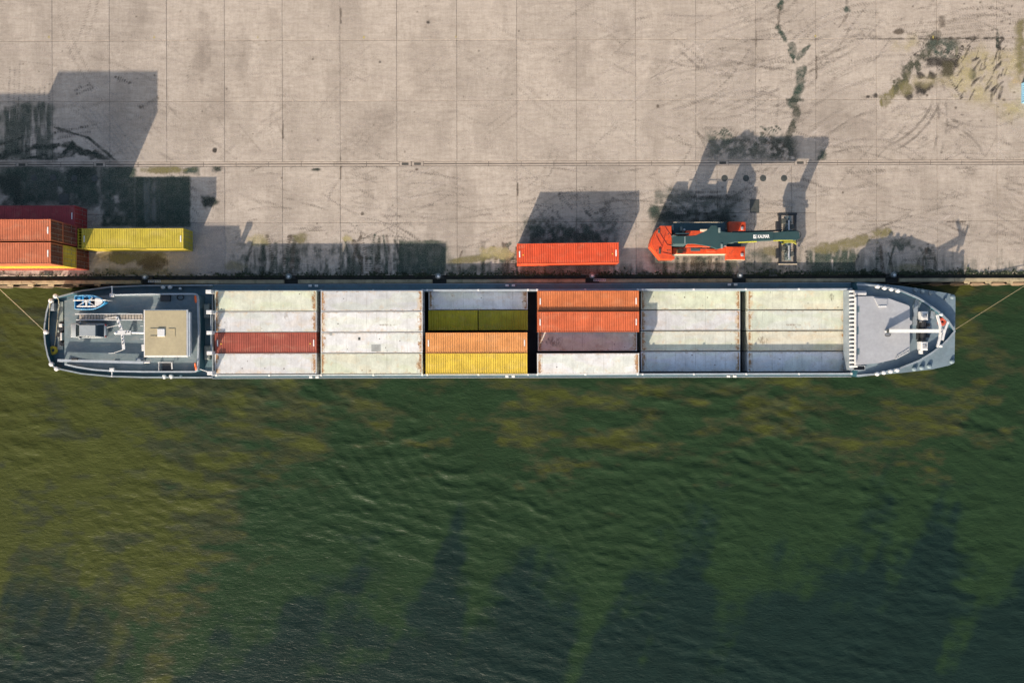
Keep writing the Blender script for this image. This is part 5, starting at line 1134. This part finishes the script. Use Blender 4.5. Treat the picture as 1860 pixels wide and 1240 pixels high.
for s in (-1, 1):
    MB().bar((-hl + 0.8, s * 0.79, 0.97), (-hl + 1.45, s * 0.65, 1.42), 0.07, 0.05).bar((hl - 0.2, s * 0.78, 0.97), (hl - 0.85, s * 0.64, 1.42), 0.1, 0.06).bar((0.1, s * 0.8, 0.96), (0.1, s * 0.65, 1.42), 0.08, 0.06).build('roof_pillar', M_car, car)
    MB().bbox(-hl + 1.15, -hl + 1.38, s * 0.93 - 0.1, s * 0.93 + 0.1, 0.92, 1.05, 0.03).build('wing_mirror', M_car, car)
    MB().bbox(-hl + 0.02, -hl + 0.28, s * 0.62 - 0.14, s * 0.62 + 0.14, 0.6, 0.72, 0.03).build('headlight', M_chrome, car)
    MB().bbox(hl - 0.1, hl + 0.02, s * 0.68 - 0.1, s * 0.68 + 0.1, 0.72, 0.95, 0.02).build('tail_light', paint('tail_red', (0.2, 0.01, 0.01), 0.3), car)
    for x in (-1.32, 1.28):
        wl = MB().tube([(x, s * 0.62, 0.31), (x, s * 0.85, 0.31)], 0.31, 20).build('wheel', M_tyre, car, True); MB().tube([(x, s * 0.84, 0.31), (x, s * 0.862, 0.31)], 0.19, 14).build('rim', M_chrome, wl, True)
MB().box(-hl + 0.78, -hl + 0.82, -0.5, 0.3, 0.99, 1.02).build('wiper', M_black, car)

def rope(label, pts, r=0.035, sag=0.0, mat=None):
    a = [Vector(p) for p in pts]; out = []
    for p, q in zip(a[:-1], a[1:]):
        for k in range(13):
            t = k / 12; w = p.lerp(q, t); w.z -= sag * 4 * t * (1 - t); out.append(w)
    o = MB().tube(out, r, 6).build('mooring_rope', mat or M_rope, None, True); tag(o, label, 'rope', 'mooring ropes')
rope('pale mooring rope running from the stern towards the left edge', [P(82.5, 603, 1.85), P(3, 528.5, 0.9), P(-24, 503, 0.4)], 0.032, 0.05)
rope('tan mooring rope running from the bow towards the right edge', [P(1736, 597.5, 2.9), P(1860, 519.5, 1.2), P(1886, 503.5, 0.4)], 0.035, 0.06, paint('tan_rope', (0.36, 0.28, 0.15), 0.9, 0.2, 4.0))
rope('pale slack rope lying along the ship\'s stern rail', [P(100, 538, 1.7), P(106, 543, 0.9), P(107.5, 555, 0.75), P(105, 575, 0.75), P(102.5, 600, 0.7), P(101, 615, 0.65), P(99, 628, 0.6)], 0.045)
rope('pale rope between the two bitts at the stern', [P(91.5, 546, 1.7), P(90, 560, 1.2), P(89, 580, 1.1), P(88.5, 600, 1.1), P(86, 604.5, 1.4), P(83, 604, 1.8)], 0.045)

# ------------------------------------------------------------------ reach stacker
M_ro = paint('stacker_orange', (0.58, 0.065, 0.014), 0.55, 0.2, 0.9, (0.2, 0.04, 0.02), 0.75); M_rt = paint('stacker_teal', (0.012, 0.045, 0.048), 0.75, 0.1, 0.8, (0.03, 0.05, 0.05), 0.4)
M_cream = paint('stacker_cream', (0.62, 0.52, 0.38), 0.55, 0.1, 1.0, (0.35, 0.28, 0.18), 0.5); M_rdeck = paint('stacker_deck', (0.035, 0.075, 0.085), 0.7, 0.2, 1.0)
M_yel = paint('stacker_yellow', (0.55, 0.5, 0.03), 0.6); M_grey = paint('stacker_grey', (0.17, 0.21, 0.2), 0.6, 0.2, 1.2)
RS = P(1280, 440, 0)
rs = thing('reach_stacker', 'orange container reach stacker with dark teal boom on the quay', 'reach stacker', (RS.x, RS.y, 0))
def rp(mb, name, mat, parent=None, smooth=False):
    o = mb.build(name, mat, parent or rs, smooth)
    if parent is None: place_at(o, RS)
    return o
ct = rp(MB().prism(PX([(1199, 410.5), (1219.5, 410.5), (1220, 463), (1225.5, 466), (1225, 470.5), (1200, 470.5), (1188, 453), (1184.5, 446), (1184.5, 441), (1187, 432), (1193, 419)], 2.5), 0.75, 2.5), 'counterweight', M_ro)
rp(MB().prism(PX([(1199, 411), (1199.5, 470.5), (1186, 454), (1181, 448), (1181.3, 441.5), (1184.5, 431), (1191, 419)], 2.1), 0.55, 2.1), 'rear_bumper', M_ro, ct)
hs = MB()
for pts in (((1208, 412), (1214, 422), (1219, 428)), ((1199, 424), (1206, 436), (1203, 448), (1199, 458)), ((1203, 448), (1198, 440), (1192, 428)), ((1206, 436), (1212, 445), (1219, 446)), ((1203, 459), (1219, 462)), ((1206, 436), (1208, 424))): hs.tube([P(a, b, 2.52) for a, b in pts], 0.035, 6)
rp(hs, 'hood_seam', paint('seam_red', (0.3, 0.03, 0.015), 0.6), ct)
for px, py, l in ((1197, 420, 7), (1198.5, 456, 10)):
    x0, x1, y0, y1 = rectpx(px - 1.8, px + 1.8, py - l / 2, py + l / 2, 2.6); rp(MB().bbox(x0, x1, y0, y1, 2.5, 2.62, 0.03), 'vent', M_cast, ct)
for px, py in ((1193, 426), (1193, 455), (1212.5, 454.5), (1216.5, 454.5), (1214, 425)): p = P(px, py, 2.5); rp(MB().cyl(p.x, p.y, 2.5, 2.53, 0.06, n=8), 'bolt', M_cast, ct)
x0, x1, y0, y1 = rectpx(1222, 1345, 409, 465, 1.0); mid_y = (y0 + y1) / 2
rp(MB().box(x0, x1, mid_y - 1.3, mid_y + 1.3, 0.6, 1.25), 'chassis', M_rdeck)
x0, x1, y0, y1 = rectpx(1221, 1318, 403.5, 424, 1.55); rp(MB().bbox(x0, x1, y0 - 0.0, y1, 1.25, 1.55, 0.04), 'service_deck', M_rdeck)
x0, x1, y0, y1 = rectpx(1221, 1319, 449.5, 461.5, 1.7); sidep = rp(MB().bbox(x0, x1, y0, y1, 0.8, 1.7, 0.05), 'side_tank', M_ro)
rp(MB().box(x0, x1 - 0.02, y0 - 0.03, y0 - 0.003, 0.5, 1.6), 'side_skirt', M_cream, sidep)
a0, a1, b0, b1 = rectpx(1283, 1300, 452, 458, 1.8); rp(MB().bbox(a0, a1, b0, b1, 1.7, 1.95, 0.05), 'filter_box', M_ro, sidep)
a0, a1, b0, b1 = rectpx(1229, 1240, 452, 460, 1.75); rp(MB().bbox(a0, a1, b0, b1, 1.7, 1.78, 0.02), 'step_plate', paint('worn_steps', (0.22, 0.15, 0.05), 0.8), sidep)
for nm, y_ in (('front_fender', (447.5, 471.5)), ('front_fender', (402.5, 421))):
    x0, x1, y0, y1 = rectpx(1320 if y_[0] > 430 else 1324, 1353.5, *y_, 2.0); fd = rp(MB().bbox(x0, x1, y0, y1, 1.75, 2.0, 0.05).box(x1 - 0.06, x1 - 0.01, y0 + 0.02, y1 - 0.02, 0.9, 1.75).box(x0 + 0.01, x0 + 0.06, y0 + 0.02, y1 - 0.02, 1.1, 1.75), nm, M_ro)
    rb = MB()
    for k in range(9): xx = x0 + 0.85 + k * 0.14; rb.box(xx, xx + 0.05, y0 + 0.12, y1 - 0.12, 2.0, 2.03)
    rp(rb, 'anti_slip_rib', M_ro, fd); p = P(1348, (y_[0] + y_[1]) / 2 + 3, 2.1); rp(MB().bbox(p.x - 0.15, p.x + 0.15, p.y - 0.18, p.y + 0.18, 2.0, 2.15, 0.04), 'work_lamp', M_chrome, fd)
    rp(MB().box(x0 + 0.05, x1, y0 - 0.02, y0 - 0.003, 1.45, 1.74), 'fender_edge', M_cream, fd)
for px, pys in ((1336, (408, 416, 458, 467)), (1209, (416, 462))):
    for py in pys:
        r_ = 0.84; p = P(px, py, 1.0); wv = rp(MB().tube([(p.x, p.y - 0.27, r_), (p.x, p.y + 0.27, r_)], r_, 28), 'wheel', M_tyre, None, True); rp(MB().tube([(p.x, p.y - 0.285, r_), (p.x, p.y + 0.285, r_)], 0.42, 18), 'rim', M_yel, wv, True)
# cab below the boom
x0, x1, y0, y1 = rectpx(1246, 1291, 418.5, 449, 2.6); cab = rp(MB().box(x0 + 0.1, x1 - 0.1, y0 + 0.1, y1 - 0.1, 1.26, 2.5), 'cab', M_glass)
rp(MB().bbox(x0, x1, y0, y1, 2.5, 2.62, 0.05), 'cab_roof', M_ro, cab)
for sx in (x0 + 0.1, x1 - 0.1):
    for sy in (y0 + 0.1, y1 - 0.1): rp(MB().box(sx - 0.07, sx + 0.07, sy - 0.07, sy + 0.07, 1.26, 2.5), 'cab_pillar', M_ro, cab)
a0, a1, b0, b1 = rectpx(1272, 1291, 416, 420.5, 2.7); rp(MB().bbox(a0, a1, b0, b1, 2.5, 2.72, 0.03), 'roof_light_bar', M_cream, cab)
# boom
BZ = 5.35
top = [(1223, 429.3), (1262, 428.3), (1273, 423), (1285, 418), (1291.5, 410), (1301, 409.5), (1305, 417.5), (1313, 421), (1325, 422.2), (1345, 422.5), (1405, 420.8), (1405, 435.8), (1345, 438.3), (1332, 439.5), (1322, 442), (1311, 450.5), (1303, 452), (1295, 448.5), (1280, 445.3), (1262, 442.2), (1223, 442.5)]
boom = rp(MB().prism(PX([(1223, 429.8), (1330, 423.5), (1405, 421.0), (1405, 435.6), (1330, 439.3), (1223, 442.0)], BZ), BZ - 0.95, BZ), 'boom', M_rt)
rp(MB().prism(PX(top, BZ + 0.03), BZ - 0.5, BZ + 0.03), 'boom_bracket', M_rt, boom)
rp(MB().prism(PX([(1405.2, 422), (1448, 419.6), (1452, 422), (1453, 433), (1449, 435), (1405.2, 435)], BZ), BZ - 0.8, BZ - 0.05), 'inner_boom', M_rt, boom)
rp(MB().bar(P(1341, 440.0, BZ - 0.6), P(1374, 438.6, BZ - 0.6), 0.14, 0.2).bar(P(1405, 437.3, BZ - 0.6), P(1440, 435.8, BZ - 0.6), 0.1, 0.14), 'boom_stripe', M_yel, boom)
for px, py in ((1306.5, 418), (1311, 447)): p = P(px, py, BZ); rp(MB().bbox(p.x - 0.12, p.x + 0.12, p.y - 0.28, p.y + 0.28, BZ + 0.03, BZ + 0.1, 0.03), 'bracket_cap', M_grey, boom)
p = P(1244, 436, BZ); rp(MB().box(p.x - 0.06, p.x + 0.06, p.y - 0.42, p.y + 0.42, BZ + 0.003, BZ + 0.04), 'weld_strap', M_grey, boom)
rp(MB().tube([P(1446, 419, BZ - 0.1), P(1453, 421, BZ - 0.1), P(1455, 426, BZ - 0.2), P(1453, 432, BZ - 0.3)], 0.05, 6), 'hose', M_black, boom)
rp(MB().tube([P(1330, 421.5, BZ - 0.3), P(1370, 420.5, BZ - 0.35), P(1410, 418.8, BZ - 0.4), P(1420, 417.5, BZ - 0.5)], 0.1, 8), 'hose_bundle', M_black, boom)
x0, x1, y0, y1 = rectpx(1298, 1336, 425.5, 440, 3.3); rp(MB().prism([(x0, y0), (x1, y0), (x1, y1), (x0, y1)], 1.25, [BZ - 0.9, 3.4, 3.4, BZ - 0.9]), 'front_frame', M_rdeck)
# lift cylinders and rear frame
for py in (424, 446): rp(MB().tube([P(1318, py, 1.7), P(1296, py, BZ - 0.5)], 0.16, 12), 'lift_cylinder', M_chrome, boom)
x0, x1, y0, y1 = rectpx(1222, 1246, 427, 445, 3.5); rp(MB().box(x0, x1, y0, y0 + 0.12, 1.25, BZ - 0.1).box(x0, x1, y1 - 0.12, y1, 1.25, BZ - 0.1), 'rear_mast_frame', M_rdeck)
for px, py, l in ((1237.5, 415.5, 0.5), (1222, 413.5, 0.7)): p = P(px, py, 1.9); rp(MB().bbox(p.x - 0.12, p.x + 0.12, p.y - l / 2, p.y + l / 2, 1.55, 1.95, 0.03), 'locker', M_grey)
p = P(1228.5, 426.3, 2.2); rp(MB().cyl(p.x, p.y, 1.55, 2.2, 0.1, n=10, dome=0.05), 'beacon', M_yel, None, True)
p = P(1243, 417, 2.4); rp(MB().cyl(p.x, p.y, 1.55, 2.5, 0.11, n=12), 'exhaust_stack', M_chrome, None, True)
rr_ = MB()
for a in (1224, 1242, 1260, 1278, 1296, 1314): q = P(a, 403.8, 2.3); rr_.tube([(q.x, q.y, 1.55), (q.x, q.y, 2.4)], 0.025, 6)
rr_.tube([P(1224, 403.8, 2.4), P(1314, 403.8, 2.4)], 0.03, 6); rp(rr_, 'deck_handrail', M_cream)
for k in range(6):
    y_ = 443.5 + k * 0.9; rp(MB().tube([P(1232, y_, 2.0), P(1250 + 6 * k, y_ + 2 + (k % 3), 1.9), P(1275 + 5 * k, y_ + 1, 2.0), P(1300 + 2 * k, y_ - 1, 2.6)], 0.05, 6), 'hydraulic_hose', M_black, boom)
for k in range(5): q = P(1238, 452.5 + k * 1.9, 1.75); rp(MB().box(q.x - 0.5, q.x + 0.5, q.y - 0.03, q.y + 0.03, 1.79, 1.82), 'step_rung', M_black, sidep)
x0, x1, y0, y1 = rectpx(1255, 1272, 451, 456, 1.8); rp(MB().bbox(x0, x1, y0, y1, 1.7, 1.76, 0.02), 'filler_lid', M_rdeck, sidep)
# lettering and square badge on the boom
def text_mesh(s, size):
    cu = bpy.data.curves.new('lettering', 'FONT'); cu.body = s; cu.size = size; cu.extrude = 0.004; cu.align_x = 'LEFT'
    cu.resolution_u = 3; cu.offset = 0.02
    to = bpy.data.objects.new('tmp', cu); COL.objects.link(to); bpy.context.view_layer.update()
    me = bpy.data.meshes.new_from_object(to.evaluated_get(bpy.context.evaluated_depsgraph_get())); bpy.data.objects.remove(to); return me
me = text_mesh('KALMAR', 0.62); me.materials.append(M_mark_w)
p = P(1376.2, 432.6, BZ); p2 = P(1397.5, 431.6, BZ); wid = max(v_.co.x for v_ in me.vertices)
lt = link('lettering', me, boom); lt.location = (p.x, p.y, BZ + 0.045); lt.scale = ((p2.x - p.x) / wid, 0.88, 1); lt.rotation_euler = (0, 0, math.radians(1.6))
q0 = P(1368.2, 433.3, BZ); q1 = P(1374.6, 426.6, BZ)
bd = rp(MB().box(q0.x, q1.x, q0.y, q1.y, BZ + 0.034, BZ + 0.042), 'badge', M_mark_w, boom)
cxm, cym = (q0.x + q1.x) / 2, (q0.y + q1.y) / 2
rp(MB().tube([(cxm + 0.1 + 0.13 * math.cos(t), cym + 0.12 * math.sin(t) - 0.02, BZ + 0.046) for t in np.linspace(0.2, 2.9, 10)], 0.03, 4).bar((cxm + 0.13, cym + 0.02, BZ + 0.046), (cxm + 0.15, cym - 0.2, BZ + 0.046), 0.06, 0.01).bar((cxm - 0.1, cym + 0.03, BZ + 0.046), (cxm - 0.02, cym - 0.08, BZ + 0.046), 0.05, 0.01), 'badge_mark', M_rt, bd)
# spreader, hanging crosswise from the boom head
SZ = 1.75
hd = P(1432, 428, 3.0); spd = rp(MB().box(hd.x - 0.45, hd.x + 0.45, hd.y - 0.45, hd.y + 0.45, 1.9, BZ - 0.85).cyl(hd.x, hd.y, 1.75, 1.95, 0.8, n=24), 'spreader_head', M_rt)
x0, x1, y0, y1 = rectpx(1418, 1445, 388, 477, SZ); xc = (x0 + x1) / 2
rp(MB().box(xc - 0.35, xc + 0.35, y0 + 0.3, y1 - 0.3, 1.25, 1.72), 'main_beam', M_grey, spd)
for xx in (x0, x1): rp(MB().box(xx - 0.14, xx + 0.14, y0 + 0.1, y1 - 0.1, 1.3, 1.68), 'side_beam', M_black, spd)
for yy in (y0, y1): rp(MB().box(x0 - 0.22, x1 + 0.22, yy - 0.14, yy + 0.14, 1.2, 1.7), 'end_beam', M_black, spd)
rp(MB().box(x0 - 0.22, x1 + 0.22, y0 - 0.2, y0 - 0.142, 1.45, 1.66), 'end_bumper', M_cream, spd)
for yy in (y0, y1):
    for xx in (x0, x1): rp(MB().box(xx - 0.12, xx + 0.12, yy - 0.1, yy + 0.1, 0.95, 1.2), 'twistlock', M_yel, spd)
for yy, ln_ in ((y0 + 1.25, 0.8), (y1 - 1.4, 0.6)):
    rp(MB().tube([(xc + 0.05, yy - ln_, 1.85), (xc + 0.05, yy + ln_, 1.85)], 0.13, 10), 'ram', M_chrome, spd)
    q = MB()
    for k in range(7): a = random.uniform(-0.9, 0.8); q.tube([(x0 + 0.1 + random.uniform(0, 0.5), yy + a, 1.75), (xc - 0.2, yy + a + random.uniform(-0.4, 0.4), 1.95), (xc + random.uniform(0.1, 0.5), yy + a * 0.6, 1.8)], 0.04, 5)
    rp(q, 'spreader_hose', M_black, spd); rp(MB().bbox(x0 + 0.15, x0 + 0.65, yy + 0.2, yy + 0.8, 1.5, 1.85, 0.05).bbox(x1 - 0.6, x1 - 0.2, yy - 0.5, yy + 0.1, 1.5, 1.85, 0.05), 'valve_block', M_cast, spd)
    rp(MB().bbox(x0 - 0.5, x0 - 0.15, yy - 0.7, yy + 0.5, 1.35, 1.75, 0.04), 'guide_arm', M_black, spd)
p = P(1434, 441.5, 2.2); rp(MB().tube([(p.x + 0.9 * math.cos(t), p.y - 0.2 + 0.35 * math.sin(t), 2.1) for t in np.linspace(0.2, 2.9, 12)], 0.1, 8).bar((p.x - 0.7, p.y + 0.2, 2.2), (p.x + 0.75, p.y + 0.22, 2.2), 0.2, 0.12), 'hose_guide', paint('hose_guide_olive', (0.2, 0.19, 0.02), 0.6), spd)
